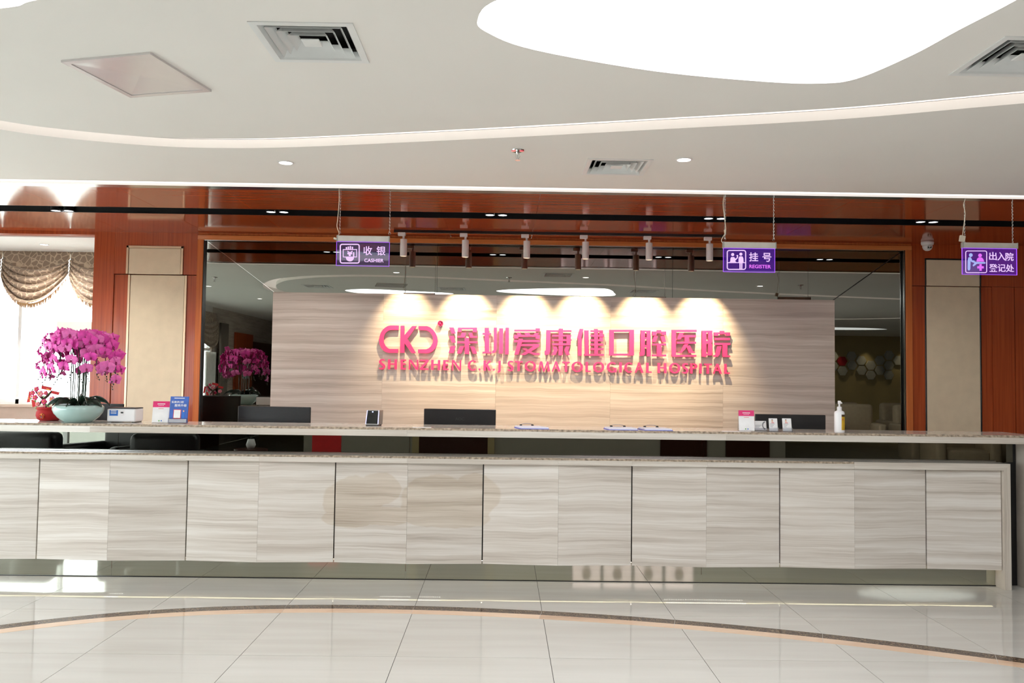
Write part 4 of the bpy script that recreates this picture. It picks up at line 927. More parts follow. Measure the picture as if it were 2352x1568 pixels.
# ------------------------------------------------------------------ things standing on the counter
mat('sticker_blue', srgb(40, 110, 200), .5); mat('print_white', (.85, .85, .86), .6); mat('card_pink', srgb(222, 40, 115), .45); mat('leaflet_blue', srgb(60, 100, 185), .5, var=.2, scale=10); mat('ink_grey', (.25, .25, .27), .7); mat('ink_red', srgb(215, 60, 60), .7); mat('skin_print', srgb(225, 180, 155), .7)
mat('paper_lilac', (.83, .81, .88), .7, var=.01); mat('board_blue', srgb(90, 100, 200), .5); mat('label_gold', srgb(205, 165, 40), .45, var=.12, scale=30); mat('label_brown', srgb(70, 45, 20), .5)
mat('brushed_black', (.014, .015, .017), .35, var=.3, scale=60)
# white service box
by0 = 6.08; x0, x1 = X_(245, 950, by0), X_(311, 950, by0); z1 = Z_(280, 938, by0)
t = thing('service_box', 'white box with blue sticker and dark lid beside the orchid bowl', 'device', ((x0 + x1) / 2, by0 + .07, ZT))
MB().box(x0, x1, by0, by0 + .14, ZT + .004, z1, bev=.012, seg=3).build('body', 'white_gloss', t)
MB().box(x0 + .002, x1 - .002, by0 + .002, by0 + .138, z1 - .002, z1 + .006, bev=.003).build('lid', 'brushed_black', t)
MB().box(x0 + .01, x0 + .03, by0 + .01, by0 + .13, ZT, ZT + .005).box(x1 - .03, x1 - .01, by0 + .01, by0 + .13, ZT, ZT + .005).build('foot', 'black_plastic', t)
sx0, sx1, sz0, sz1 = X_(251.5, 948, by0), X_(271, 948, by0), Z_(260, 954.5, by0), Z_(260, 941.5, by0)
st_ = MB().box(sx0, sx1, by0 - .001, by0 + .001, sz0, sz1).build('sticker', 'sticker_blue', t)
m = MB()
for r_ in range(2):
    for k in range(4): m.box(sx0 + .010 + k * .0105, sx0 + .018 + k * .0105, by0 - .002, by0 - .0012, sz1 - .010 - r_ * .014, sz1 - .003 - r_ * .014)
m.build('print', 'print_white', st_)
MB().box(X_(276, 945, by0), X_(286, 945, by0), by0 - .0015, by0 + .001, Z_(280, 954, by0), Z_(280, 942.5, by0), bev=.0005).build('display_plate', 'paper', t)
MB().box(X_(277.5, 945, by0), X_(283.5, 945, by0), by0 - .0025, by0 + .001, Z_(280, 949, by0), Z_(280, 945.5, by0)).build('display', 'screen_black', t)
# card stands
def tilt(p, a): return Matrix.Translation(p) @ Matrix.Rotation(math.radians(a), 4, 'X') @ Matrix.Translation(-Vector(p))
def pink_stand(px0, px1, pyt, pyb, y, label, rz=0):
    x0, x1 = X_(px0, pyb, y), X_(px1, pyb, y); h = Z_((px0 + px1) / 2, pyt, y) - ZT; cx = (x0 + x1) / 2
    t = thing('payment_card_stand', label, 'card stand', (cx, y, ZT), 'pink and white card stands')
    M = tilt((cx, y, ZT), -9) 
    if rz: M = Matrix.Translation((cx, y, ZT)) @ Matrix.Rotation(math.radians(rz), 4, 'Z') @ Matrix.Translation((-cx, -y, -ZT)) @ M
    MB().box(x0, x1, y, y + .004, ZT + .004, ZT + h, bev=.001, M=M).build('card', 'print_white', t)
    MB().box(x0, x1, y - .0008, y + .0042, ZT + h * .73, ZT + h + .0005, M=M).build('header', 'card_pink', t)
    m = MB()
    for k in range(6): m.box(cx - .026 + k * .009, cx - .019 + k * .009, y - .0014, y - .0006, ZT + h * .86, ZT + h * .90, M=M)
    for k in range(4): m.box(cx - .018 + k * .010, cx - .013 + k * .010, y - .0014, y - .0006, ZT + h * .79, ZT + h * .815, M=M)
    m.build('header_print', 'print_white', t)
    m = MB().box(cx - .018, cx + .018, y - .0012, y - .0002, ZT + h * .655, ZT + h * .672, M=M); m.build('print_line', 'ink_red', t)
    MB().disc(M @ Vector((cx - .008, y - .001, ZT + h * .11)), .0045, (0, -1, .1), 10, .001).build('green_dot', 'felt_green', t)
    MB().disc(M @ Vector((cx + .008, y - .001, ZT + h * .11)), .0045, (0, -1, .1), 10, .001).build('blue_dot', 'sticker_blue', t)
    MB().box(x0, x1, y - .008, y + .05, ZT, ZT + .004, bev=.001).build('base', 'acrylic_plain', t)
    MB().solid([M @ Vector((x0, y + .005, ZT + h)), M @ Vector((x1, y + .005, ZT + h)), (x1, y + .05, ZT + .004), (x0, y + .05, ZT + .004)], (0, .002, 0)).build('back_rest', 'acrylic_plain', t)
pink_stand(349, 386, 921, 968, 6.06, 'pink-topped white card stand beside the blue leaflet holder', 6)
pink_stand(1698, 1733, 942, 990, 5.99, 'pink-topped white card stand in front of the right monitor', -4)
# blue leaflet holder
y = 6.05; x0, x1 = X_(387, 960, y), X_(430, 960, y); zt_ = Z_(408, 910, y); cx = (x0 + x1) / 2
t = thing('leaflet_holder', 'clear holder with upright blue leaflets by the pink card stand', 'leaflet holder', (cx, y, ZT)); M = tilt((cx, y, ZT), -7); h = zt_ - ZT
MB().box(x0 + .002, x1 - .002, y, y + .012, ZT + .004, ZT + h, M=M).build('leaflet', 'leaflet_blue', t)
m = MB(); text(m, '爱康健口腔', x0 + .012, x1 - .035, ZT + h * .755, ZT + h * .835, y - .0012, .0015, .01, M); text(m, '服务升级', x0 + .035, x1 - .012, ZT + h * .62, ZT + h * .72, y - .0012, .0015, .01, M)
m.box(x0 + .03, x1 - .03, y - .001, y, ZT + h * .925, ZT + h * .95, M=M); m.build('lettering', 'print_white', t)
MB().box(x0 + .03, x0 + .085, y - .001, y, ZT + h * .17, ZT + h * .52, bev=.0, M=M).build('phone_print', 'ink_red', t)
MB().box(x0 + .034, x0 + .081, y - .0016, y, ZT + h * .2, ZT + h * .5, M=M).build('phone_screen_print', 'print_white', t)
MB().box(x0 + .095, x0 + .112, y - .0016, y, ZT + h * .18, ZT + h * .42, M=M).build('figure_print', 'sticker_blue', t)
MB().disc(M @ Vector((x0 + .1035, y - .0016, ZT + h * .46)), .006, (0, -1, 0), 10, .001).build('figure_print', 'skin_print', t)
MB().box(x0, x1, y - .012, y - .010, ZT + .002, ZT + h * .2, M=M).box(x0, x0 + .002, y - .012, y + .014, ZT + .002, ZT + h * .2, M=M).box(x1 - .002, x1, y - .012, y + .014, ZT + .002, ZT + h * .2, M=M).box(x0, x1, y - .014, y + .04, ZT, ZT + .003).build('clear_pocket', 'acrylic_plain', t)
MB().box(x0 + .006, x1 - .006, y - .0095, y - .003, ZT + .006, ZT + h * .16, M=M).build('white_slips', 'print_white', t)
# face terminal
y = 6.08; x0, x1 = X_(838, 960, y), X_(871, 960, y); h = Z_(855, 942, y) - ZT; cx = (x0 + x1) / 2
t = thing('face_terminal', 'small black screen terminal with lilac glowing edges on the counter', 'terminal', (cx, y, ZT)); M = Matrix.Translation((cx, y, ZT)) @ Matrix.Rotation(math.radians(-14), 4, 'Z')
w = (x1 - x0) / 2
mb = MB(); mb.solid([(-w, -.002, .008), (w, -.002, .008), (w * .93, .018, h), (-w * .93, .018, h)], (0, .075, 0)); mb.xform(M).build('body', mat('silver', (.5, .48, .46), .3, metal=.7), t)
mb = MB(); mb.solid([(-w * .84, -.004, .014), (w * .84, -.004, .014), (w * .78, .0158, h - .003), (-w * .78, .0158, h - .003)], (0, .004, 0)); mb.xform(M).build('screen', 'screen_black', t)
mb = MB()
for s in (-1, 1): mb.solid([(s * w * .86, -.0035, .012), (s * w * .97, -.0035, .012), (s * w * .91, .0163, h - .001), (s * w * .80, .0163, h - .001)], (0, .003, 0))
mb.xform(M).build('light_edge', emission('lilac_glow', (.45, .45, 1.0), .8), t)
MB().disc((0, .012, h - .012), .005, (0, -1, .2), 12, .003).xform(M).build('camera_dot', emission('blue_dot_glow', (.35, .5, 1.0), 1.6), t)
MB().box(-w * .9, w * .9, -.002, .07, 0, .009, bev=.002).xform(M).build('foot', 'black_plastic', t)
# monitors on the staff worktop
def monitor(px0, px1, pyt, y, label, rz=0, logo=None, m='black_plastic', depth=.05):
    a, b = at(px0, pyt, y), at(px1, pyt, y); w = (b.x - a.x) / 2; cx = (a.x + b.x) / 2; zt_ = (a.z + b.z) / 2
    t = thing('computer_monitor', label, 'monitor', (cx, y + .1, .75), 'monitors behind the counter'); M = Matrix.Translation((cx, y + .02, 0)) @ Matrix.Rotation(math.radians(rz), 4, 'Z')
    MB().box(-w, w, 0, .018, zt_ - .33, zt_, bev=.004, M=M).build('back_cover', m, t)
    MB().box(-w * .55, w * .55, -.028, .002, zt_ - .30, zt_ - .16, bev=.01, M=M).build('rear_bulge', m, t)
    MB().box(-w + .008, w - .008, .0175, .0195, zt_ - .32, zt_ - .01, M=M).build('screen', 'screen_black', t)
    MB().box(-.04, .04, -.02, 0, .765, zt_ - .22, bev=.004, M=M).build('stand_neck', 'black_plastic', t)
    MB().box(-.11, .11, -.09, .1, .75, .765, bev=.004, M=M).build('stand_foot', 'black_plastic', t)
    if logo:
        mb = MB(); text(mb, logo, -.035, .035, zt_ - .088, zt_ - .064, -.0008, .0015, .015, M); mb.build('logo', mat('logo_black', (.035, .035, .037), .3), t)
    return t, M, w, zt_
monitor(128, 281, 926.5, 6.5, 'black monitor half hidden behind the orchid bowl', 0)
t, M, w, zt_ = monitor(542, 714, 933.5, 6.47, 'black ribbed-back monitor at the left of the stone wall', -5, None, 'brushed_black')
for k in range(14): MB().box(-w + .006, w - .006, -.0012, .0005, zt_ - .02 - k * .011, zt_ - .015 - k * .011, M=M).build('rib', 'black_plastic', t)
monitor(973, 1139, 939.5, 6.5, 'black monitor with maker logo in the middle of the counter', -1.5, 'AOC')
monitor(1737, 1898, 952, 6.5, 'black monitor behind the right pink card stand', -1.5)
# clipboards
for (pxs, l_) in (((1181, 1239, 1262, 1195), 'clipboard with white forms lying alone near the middle of the counter'), ((1386, 1452, 1466, 1400), 'left of the two adjacent clipboards on the counter'), ((1464, 1526, 1546, 1480), 'right of the two adjacent clipboards on the counter')):
    yb, yf = 6.10, 5.915
    c_ = [(X_(pxs[0], 980, yb), yb), (X_(pxs[1], 980, yb), yb), (X_(pxs[2], 988, yf), yf), (X_(pxs[3], 988, yf), yf)]
    t = thing('clipboard', l_, 'clipboard', (sum(p[0] for p in c_) / 4, 6.0, ZT), 'clipboards with forms')
    MB().plan(c_, ZT, ZT + .004).build('board', 'board_blue', t)
    g_ = [(c_[0][0] + .006, c_[0][1] - .01), (c_[1][0] - .006, c_[1][1] - .01), (c_[2][0] - .006, c_[2][1] + .006), (c_[3][0] + .006, c_[3][1] + .006)]
    MB().plan(g_, ZT + .004, ZT + .015).build('paper_stack', 'paper_lilac', t)
    for f in (.26, .72):
        x = c_[0][0] + (c_[1][0] - c_[0][0]) * f; MB().box(x - .009, x + .009, yb - .022, yb + .002, ZT + .012, ZT + .024, bev=.003).build('clip', 'black_plastic', t)
    x = c_[0][0] + (c_[1][0] - c_[0][0]) * .49; MB().tube([(x - .05, yb - .008, ZT + .022), (x - .02, yb - .006, ZT + .03), (x + .02, yb - .006, ZT + .03), (x + .05, yb - .008, ZT + .022)], .0018, 5).build('clip_wire', 'chrome', t)
for a, b, ys, l_ in ((947, 990, 5.93, 'single white sheet flat on the counter before the middle monitor'), (1661, 1726, 5.93, 'white sheet flat on the counter under the right card stand')):
    xa, xb_ = X_(a, 984, ys), X_(b, 984, ys); o = MB().box(xa, xb_, ys, ys + .045, ZT, ZT + .0012).build('paper_sheet', 'paper', None); tag(o, l_, 'paper', 'loose sheets on the counter')
# name card holders
def card_holder(px0, px1, pyt, pyb, y, label, wide=False):
    x0, x1 = X_(px0, pyb, y), X_(px1, pyb, y); h = Z_((px0 + px1) / 2, pyt, y) - ZT; cx = (x0 + x1) / 2; M = tilt((cx, y, ZT), -12)
    t = thing('card_holder', label, 'card holder', (cx, y, ZT), 'clear card holders')
    MB().box(x0 + .002, x1 - .002, y, y + .006, ZT + .004, ZT + h, bev=.002, M=M).build('cards', 'print_white', t)
    m = MB()
    for k in range(3): m.box(x0 + .008, x0 + .008 + (x1 - x0) * (.5 - .1 * k), y - .0008, y, ZT + h * (.55 - .1 * k), ZT + h * (.58 - .1 * k), M=M)
    m.build('print_line', 'ink_grey', t)
    if not wide:
        MB().box(cx - .012, cx - .002, y - .0008, y, ZT + h * .72, ZT + h * .92, M=M).build('portrait_print', 'skin_print', t)
        MB().box(cx - .011, cx - .003, y - .0012, y, ZT + h * .86, ZT + h * .93, M=M).build('portrait_hair', 'ink_grey', t)
        MB().box(cx - .014, cx + .006, y - .0008, y, ZT + h * .64, ZT + h * .68, M=M).build('name_print', 'ink_red', t)
    else:
        mb = MB(); mb.prism(ell(x1 - .012, ZT + h * .55, .022, .03, 90, 270, 12) + ell(x1 - .012, ZT + h * .55, .014, .02, 270, 90, 12), y - .0008, y); mb.xform(M).build('ring_print', 'ink_grey', t)
    MB().box(x0, x1, y - .010, y - .008, ZT, ZT + h * .3, bev=.0005).box(x0, x1, y - .010, y + .03, ZT, ZT + .003).box(x0, x0 + .0015, y - .01, y + .012, ZT, ZT + h * .3).box(x1 - .0015, x1, y - .01, y + .012, ZT, ZT + h * .3).build('clear_holder', 'acrylic_plain', t)
card_holder(1733, 1762, 966, 991, 6.05, 'wide clear card holder tucked behind the right pink card stand', True)
card_holder(1767, 1788, 960, 992, 5.99, 'narrow name-card holder left of its twin before the right monitor'); card_holder(1798, 1820, 960, 992, 5.99, 'narrow name-card holder right of its twin before the right monitor')
# pump bottle
y = 6.0; cx = X_(1928, 970, y); s = Z_(1928, 920, y) - ZT
t = thing('pump_bottle', 'white pump bottle with yellow label at the right of the counter', 'bottle', (cx, y, ZT)); r = .0355
MB().lathe([(0, 0), (r * .95, 0), (r, .006), (r, s * .60), (r * .92, s * .655), (r * .5, s * .69), (.013, s * .70), (0, s * .70)], (cx, y, ZT), 28).build('body', 'white_gloss', t, smooth=True)
MB().lathe([(.0165, s * .69), (.0165, s * .80), (.012, s * .815), (.006, s * .82), (.006, s * .9), (0, s * .9)], (cx, y, ZT), 18).build('collar', 'white_plastic', t)
mb = MB().lathe([(.006, s * .89), (.010, s * .90), (.011, s * .985), (.009, s), (0, s)], (cx, y, ZT), 14).tube([(cx, y, ZT + s * .955), (cx, y - .03, ZT + s * .95), (cx, y - .04, ZT + s * .925)], .0055, 8); mb.build('pump_head', 'white_plastic', t)
def lab(z0, z1, a0, a1, rr):
    mb = MB(); mb.grid(lambda u, v: Vector((cx + rr * math.sin(math.radians(a0 + (a1 - a0) * u)), y - rr * math.cos(math.radians(a0 + (a1 - a0) * u)), ZT + z0 + (z1 - z0) * v)), 8, 1); return mb
lab(s * .08, s * .50, 2, 85, r + .0006).build('label', 'label_gold', t, smooth=True, recalc=False); lab(s * .50, s * .57, 2, 85, r + .0006).build('label_band', 'label_brown', t, smooth=True, recalc=False)
lab(s * .40, s * .43, 10, 22, r + .001).build('label_print', 'ink_red', t, smooth=True, recalc=False)

# ------------------------------------------------------------------ window bay on the left, side window wall
YN = 9.1; ZB = 2.745
tag(MB().box(-5.9, XO + .3, YW + .12, 9.25, ZB, ZB + .03).build('ceiling', 'ceiling_paint'), 'white ceiling of the window bay at the left', None, None, 'structure')
d = bpy.data.lights.new('bay_downlight', 'SPOT'); d.energy = 60; d.spot_size = math.radians(150); d.spot_blend = .6; d.shadow_soft_size = .05; d.color = (1, .95, .88)
o = bpy.data.objects.new('bay_downlight', d); COL.objects.link(o); o.location = (X_(97, 561, 8.5), 8.45, ZB - .02)
downlight(X_(97, 561, 8.5), atz(97, 561, ZB).y, 'round downlight in the ceiling of the window bay', ZB, .045)
MB_ = MB().box(XO + .0, XO + .04, YW + .351, 9.25, 0, ZB).build('wall_bay', 'white_paint'); tag(MB_, 'white side wall of the window bay', None, None, 'structure')
zs = Z_(60, 934, YN)
tag(MB().box(-5.9, XO + .04, YN, YN + .12, 0, zs).box(-5.9, XO + .04, YN - .05, YN + .12, zs, zs + .03).build('wall_window', 'sill_beige'), 'beige window sill wall behind the orchid', None, None, 'structure')
win = thing('window_1', 'bright window behind the orchid and brown swags', None, (-4.3, YN + .05, zs + .03), kind='structure')
mat('window_frame', (.78, .79, .80), .4, var=.02); mat('far_wall', (.72, .66, .55), .8)
for px in (-140, 46, 330): x = X_(px, 800, YN + .06); MB().box(x - .018, x + .018, YN + .04, YN + .10, zs + .03, ZB).build('mullion', 'window_frame', win)
for pz in (zs + .03, ZB - .06): MB().box(-5.85, XO, YN + .04, YN + .10, pz, pz + .05).build('rail', 'window_frame', win)
MB().box(X_(126, 745, YN), XO, YN + .04, YN + .10, Z_(160, 757, YN), Z_(160, 738, YN)).build('transom', 'far_wall', win)
MB().box(-5.85, XO, YN + .066, YN + .07, zs + .08, ZB - .06).build('pane', sheet_mat('glass', (.96, .98, .98), (1, 1, 1), 0, .05), win)
# side wall with tall windows
sw_ = thing('wall_left', 'window wall along the left side of the lobby', None, (-5.85, 0, 0), kind='structure')
WY0, WY1, WZ0, WZ1 = -.75, 6.9, .12, 2.6
MB().box(-5.9, -5.8, -8, WY0, 0, ZC).build('wall_panel', 'wall_stone', sw_); MB().box(-5.9, -5.8, WY1, 9.25, 0, ZC).build('wall_panel', 'white_paint', sw_)
MB().box(-5.9, -5.8, WY0, WY1, 0, WZ0).build('sill_wall', 'sill_beige', sw_); MB().box(-5.9, -5.8, WY0, WY1, WZ1, ZC).build('lintel', 'white_paint', sw_)
wn = thing('window_2', 'tall window in the left side wall', None, (-5.85, 3.9, WZ0), kind='structure')
for k in range(6): y_ = WY0 + (WY1 - WY0) * k / 5; MB().box(-5.88, -5.82, y_ - .03, y_ + .03, WZ0, WZ1).build('mullion', 'window_frame', wn)
for z in (WZ0, 1.9, WZ1 - .05): MB().box(-5.875, -5.825, WY0, WY1, z, z + .05).build('rail', 'window_frame', wn)
MB().box(-5.853, -5.849, WY0, WY1, WZ0, WZ1).build('pane', 'glass', wn)

# swagged valances
mat('fringe', srgb(190, 150, 105), .8)
def swag(parent, P, w, zt, ze, zm, seed):
    """P(s, d, z) -> point; s along the rail, d towards the room"""
    random.seed(seed)
    def edge(u): return ze + (zm - ze) * (4 * u * (1 - u)) ** .85
    def fn(u, v):
        s4 = (4 * u * (1 - u)) ** .72
        zz = zt + (edge(u) - zt) * v
        fold = 0 if v < .34 else abs(math.sin(math.pi * 4.5 * (v - .34) / .66)) ** .7
        return P(u * w, .02 + .075 * fold * (.35 + .65 * min(1, s4)) + .10 * s4 * v, zz)
    a = MB().grid(fn, 30, 56).build('swag', 'curtain', parent, smooth=True, solidify=.003, recalc=False)
    mb = MB()
    for k in range(150):
        u = k / 149; z = edge(u); l = .045 + random.uniform(-.006, .008); s_ = u * w; s4 = (4 * u * (1 - u)) ** .72; d = .03 + .10 * s4
        mb.face([P(s_ - .003, d, z + .006), P(s_ + .003, d, z + .006), P(s_ + random.uniform(-.002, .004), d, z - l), P(s_ - .002 + random.uniform(-.003, .001), d, z - l)])
    tag(mb.build('fringe', 'fringe', parent, recalc=False), kind='stuff')
zt_ = Z_(80, 577, 9.0); ze = Z_(160, 628, 9.0); zm = Z_(75, 699, 9.0); xa, xb_ = X_(4, 600, 9.0), X_(160, 600, 9.0); w = xb_ - xa
for k, l_ in ((0, 'full brown patterned swag with tassel fringe over the window'), (1, 'brown patterned swag cut off by the timber wall'), (-1, 'brown patterned swag beyond the left edge of the picture')):
    t = thing('curtain_swag', l_, 'curtain', (xa + (k + .5) * w, 9.0, zm), 'brown swags over the bay window')
    swag(t, lambda s, d, z, k=k: Vector((xa + k * w + s, 9.04 - d, z)), w - .008, zt_, ze, zm, 5 + k)
    MB().box(xa + k * w, xa + (k + 1) * w - .004, 9.035, 9.055, zt_ - .02, zt_ + .012).build('heading', 'curtain', t)
mat('drape', (.16, .13, .10), .8, sheen=.3); mat('sheer', (.8, .82, .80), .8)
for k in range(5):
    t = thing('curtain_swag', ('brown swag mirrored at the left edge of the tinted mirror', 'second brown swag of the side window', 'third brown swag of the side window', 'fourth brown swag of the side window', 'farthest brown swag of the side window')[k], 'curtain', (-5.7, -.9 + (k + .5) * 1.5, 2.1), 'brown swags over the side window')
    swag(t, lambda s, d, z, k=k: Vector((-5.78 + d, -.9 + k * 1.5 + s, z)), 1.49, 2.66, 2.35, 1.95, 15 + k)
t = thing('curtain_drape', 'long pleated brown drape mirrored left of the stone wall', 'curtain', (-5.72, -1.15, .1))
MB().grid(lambda u, v: Vector((-5.70 + .03 * math.sin(u * 40), -1.38 + .45 * u, .08 + 2.4 * v)), 48, 2).build('cloth', 'drape', t, smooth=True, solidify=.004, recalc=False)
t = thing('sheer_curtain', 'white sheer curtain mirrored beside the brown drape', 'curtain', (-5.75, -.6, .1))
MB().grid(lambda u, v: Vector((-5.755 + .02 * math.sin(u * 60), -.85 + .55 * u, .08 + 1.8 * v)), 60, 2).build('cloth', 'sheer', t, smooth=True, solidify=.002, recalc=False)

# ------------------------------------------------------------------ the lobby behind the camera (seen in the mirrors)
mat('olive_wall', (.40, .37, .30), .7, var=.02, scale=2); mat('tan_wall', (.50, .40, .20), .7, var=.03, scale=2); mat('dark_door', (.05, .012, .006), .3); mat('leather_black', (.010, .010, .012), .32, bump=.2); mat('tan_cloth', (.42, .33, .22), .8)
rw = thing('wall_rear', 'lobby walls behind the viewer', None, (0, -3.2, 0), kind='structure')
MB().box(-3.6, 5.2, -3.4, -3.2, 0, ZC).build('wall_panel', 'olive_wall', rw); MB().box(-5.8, 12, -8.1, -8.0, 0, ZC).build('wall_panel', 'tan_wall', rw)
MB().box(5.1, 5.2, -8, -3.4, 0, ZC).build('wall_panel', 'olive_wall', rw); MB().box(-3.6, -3.5, -8, -3.4, 0, ZC).build('wall_panel', 'olive_wall', rw)
tag(MB().box(12, 12.1, -8.1, 9.2, 0, ZC).build('wall_right', 'olive_wall'), 'olive wall closing the lobby on the right', None, None, 'structure')
tag(MB().box(9, 12, YW, 9.2, 0, ZC).build('wall_back_right', 'olive_wall'), 'olive wall beyond the timber wall on the right', None, None, 'structure')
MB().box(-5.79, -5.74, -3.3, -2.1, 0, 2.35).build('wood_panel', 'wall_wood', sw_); MB().box(-5.79, -5.74, -5.0, -3.32, 0, 2.2).build('dark_panel', 'dark_door', sw_)
tag(MB().box(-5.735, -5.73, -3.0, -2.55, 1.35, 1.95).build('notice_poster', 'paper'), 'pale notice on the wooden wall mirrored above the orchid', 'poster')
for k, (xa, xb_, l_) in enumerate(((-1.5, -.25, 'glazed timber double door mirrored under the counter'), (2.9, 3.75, 'dark brown door left of the far pair'), (4.1, 4.9, 'dark brown door at the end of the rear wall'))):
    d = thing('door_%d' % (k + 3), l_, None, ((xa + xb_) / 2, -3.2, 0), kind='structure')
    MB().box(xa, xb_, -3.2, -3.16, 0.003, 1.15 if k else 2.3).build('leaf', 'dark_door', d)
    if k == 0: MB().box(xa - .12, xa, -3.2, -3.13, 0, 2.4).box(xb_, xb_ + .12, -3.2, -3.13, 0, 2.4).build('jamb', 'tan_wall', d)
# portrait posters
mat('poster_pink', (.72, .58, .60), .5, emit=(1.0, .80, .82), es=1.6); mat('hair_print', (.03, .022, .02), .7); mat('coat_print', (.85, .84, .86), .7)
for k in range(4):
    xa = 1.32 + k * .56; l_ = '%s pink portrait poster of the row mirrored in the skirting' % ('first', 'second', 'third', 'fourth')[k]
    t = thing('portrait_poster', l_, 'poster', (xa + .24, -3.19, 1.25), 'portrait posters on the rear wall')
    MB().box(xa, xa + .5, -3.198, -3.185, 1.22, 2.32).build('print', 'poster_pink', t)
    MB().box(xa - .03, xa, -3.2, -3.18, 1.2, 2.34).box(xa + .5, xa + .53, -3.2, -3.18, 1.2, 2.34).build('frame', 'black_metal', t)
    cx = xa + .25
    MB().prism(ell(cx, 2.07, .085, .115, 0, 360, 20)[:-1], -3.184, -3.182).build('hair_print', 'hair_print', t)
    MB().prism(ell(cx, 2.04, .066, .09, 0, 360, 20)[:-1], -3.182, -3.180).build('face_print', 'skin_print', t)
    MB().prism([(cx - .2, 1.3), (cx + .2, 1.3), (cx + .19, 1.81), (cx + .06, 1.93), (cx - .06, 1.93), (cx - .19, 1.81)], -3.1845, -3.183).build('coat_print', 'coat_print', t)
# red standee
t = thing('red_standee', 'red display board mirrored under the counter', 'display board', (-2.72, -1.0, 0)); MB().box(-2.95, -2.5, -1.02, -.99, 0.02, 1.5).build('board', 'red_paper', t); MB().box(-2.9, -2.55, -1.2, -.9, 0, .02).build('base', 'black_metal', t)
# hexagon plaques
mat('plaque_grey', (.5, .5, .47), .4); mat('plaque_red', (.40, .02, .03), .4)
def vm_(cx, cy):
    p = at(1852 + cx / 2.904, 460 + cy / 2.904, 23.95); return p.x, p.z
for k, (cx, cy) in enumerate(((238, 1072), (300, 1038), (365, 1068), (303, 1100), (240, 1137), (367, 1133), (428, 1100), (428, 1165), (488, 1067), (488, 1133), (550, 1033), (550, 1100), (548, 1165), (612, 1067), (178, 1040), (178, 1105))):
    x, z = vm_(cx, cy); o = MB().prism(circle2(x, z, .147, 6), -8.0, -7.965).build('wall_plaque', 'plaque_grey' if k else 'plaque_red')
    tag(o, 'red hexagonal plaque on the tan wall mirrored at the right' if k == 0 else 'pale hexagonal plaque on the tan wall mirrored at the right', 'plaque', None if k == 0 else 'pale hexagonal plaques')
for cx, cy in ((395, 905), (640, 903), (180, 905)):
    x, _ = vm_(cx, cy); d = bpy.data.lights.new('wall_washer', 'SPOT'); d.energy = 30; d.color = (1, .85, .55); d.spot_size = math.radians(60); d.spot_blend = .7; d.shadow_soft_size = .03
    o = bpy.data.objects.new('wall_washer', d); COL.objects.link(o); o.location = (x, -7.75, ZC - .03)
# upholstered seats
def seat(loc, w, d, h, rz, m, label, group, name='armchair', sh=.42):
    t = thing(name, label, 'armchair' if w < 1.1 else 'sofa', loc, group); M = Matrix.Translation(loc) @ Matrix.Rotation(rz, 4, 'Z')
    MB().box(-w / 2 + .14, w / 2 - .14, -d / 2 + .05, d / 2 - .2, .1, sh, bev=.05, seg=3, M=M).build('seat', m, t, smooth=True)
    MB().box(-w / 2 + .1, w / 2 - .1, d / 2 - .24, d / 2, .1, h, bev=.07, seg=3, M=M).build('backrest', m, t, smooth=True)
    for s in (-1, 1):
        MB().box(s * (w / 2 - .16) if s > 0 else -w / 2, w / 2 if s > 0 else -w / 2 + .16, -d / 2, d / 2 - .05, .08, sh + .2, bev=.05, seg=3, M=M).build('armrest', m, t, smooth=True)
        for q in (-1, 1): MB().box(s * (w / 2 - .08) - .02, s * (w / 2 - .08) + .02, q * (d / 2 - .1) - .02, q * (d / 2 - .1) + .02, 0, .09, M=M).build('leg', 'black_metal', t)
gs = 'black leather armchairs mirrored under the counter'
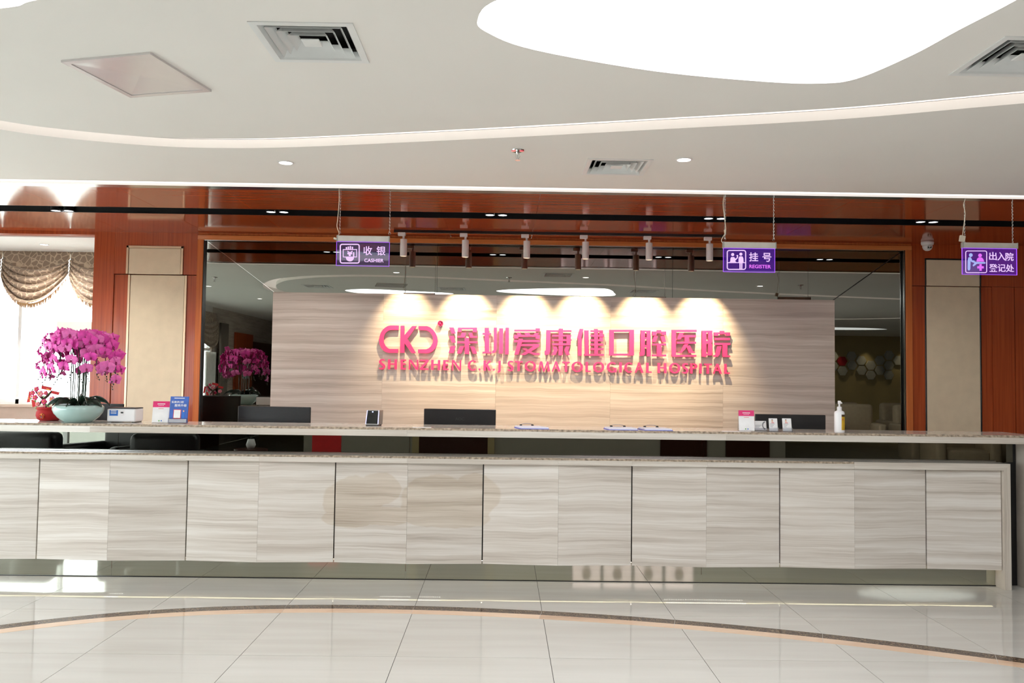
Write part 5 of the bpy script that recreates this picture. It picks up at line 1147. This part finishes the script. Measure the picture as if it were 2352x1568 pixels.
seat((-5.15, 3.3, 0), .95, .85, .80, math.radians(180), 'leather_black', 'black leather armchair mirrored at the far left under the counter', gs)
seat((-4.55, 2.2, 0), .95, .85, .88, math.radians(200), 'leather_black', 'high black leather armchair mirrored under the orchid bowl', gs)
seat((-3.6, 3.25, 0), .9, .85, .80, math.radians(170), 'leather_black', 'black leather armchair mirrored under the leaflet holder', gs)
for k, (x, y_, rz) in enumerate(((7.3, -1.2, 10), (8.5, -1.0, 0), (7.6, -2.6, 10), (8.9, -2.5, 0))):
    seat((x, y_, 0), .95, .9, 1.0, math.radians(180 + rz), 'tan_cloth', ('nearer left', 'nearer right', 'farther left', 'farther right')[k] + ' tan armchair mirrored beside the pump bottle', 'tan armchairs in the right lobby')
# side table with white flowers
t = thing('side_table', 'low dark table holding white flowers, mirrored under the counter', 'table', (-3.1, 1.7, 0)); MB().lathe([(.2, .50), (.2, .53)], (-3.1, 1.7, 0), 24).build('top', 'dark_door', t); MB().lathe([(.14, 0), (.14, .02), (.03, .04), (.03, .5)], (-3.1, 1.7, 0), 16).build('pedestal', 'black_metal', t)
t = thing('flower_vase', 'white globe flowers in a small white vase', 'vase', (-3.1, 1.7, .53)); MB().lathe([(0, 0), (.04, 0), (.06, .05), (.045, .1), (.04, .12)], (-3.1, 1.7, .53), 18).build('vase', 'white_gloss', t, smooth=True)
random.seed(3)
for k in range(7):
    p = Vector((-3.1 + random.uniform(-.14, .14), 1.7 + random.uniform(-.1, .1), .53 + random.uniform(.2, .32)))
    MB().tube([(-3.1, 1.7, .63), p], .003, 4).build('stalk', 'leaf_dark', t); MB().lathe([(0, .03), (.022, .022), (.032, 0), (.022, -.022), (0, -.03)], p, 10).build('flower_head', 'paper', t, smooth=True)
# outside
mat('pale_concrete', (.45, .47, .42), .9); mat('facade', (.7, .72, .74), .8)
tag(MB().box(-40, 10, 9.4, 60, -.4, -.3).box(-60, -6.2, -20, 9.4, -.4, -.3).build('ground_outside', 'pale_concrete'), 'pale concrete ground outside the windows', None, None, 'structure')  # pale concrete, so the glossy soffit picks up no green reflection
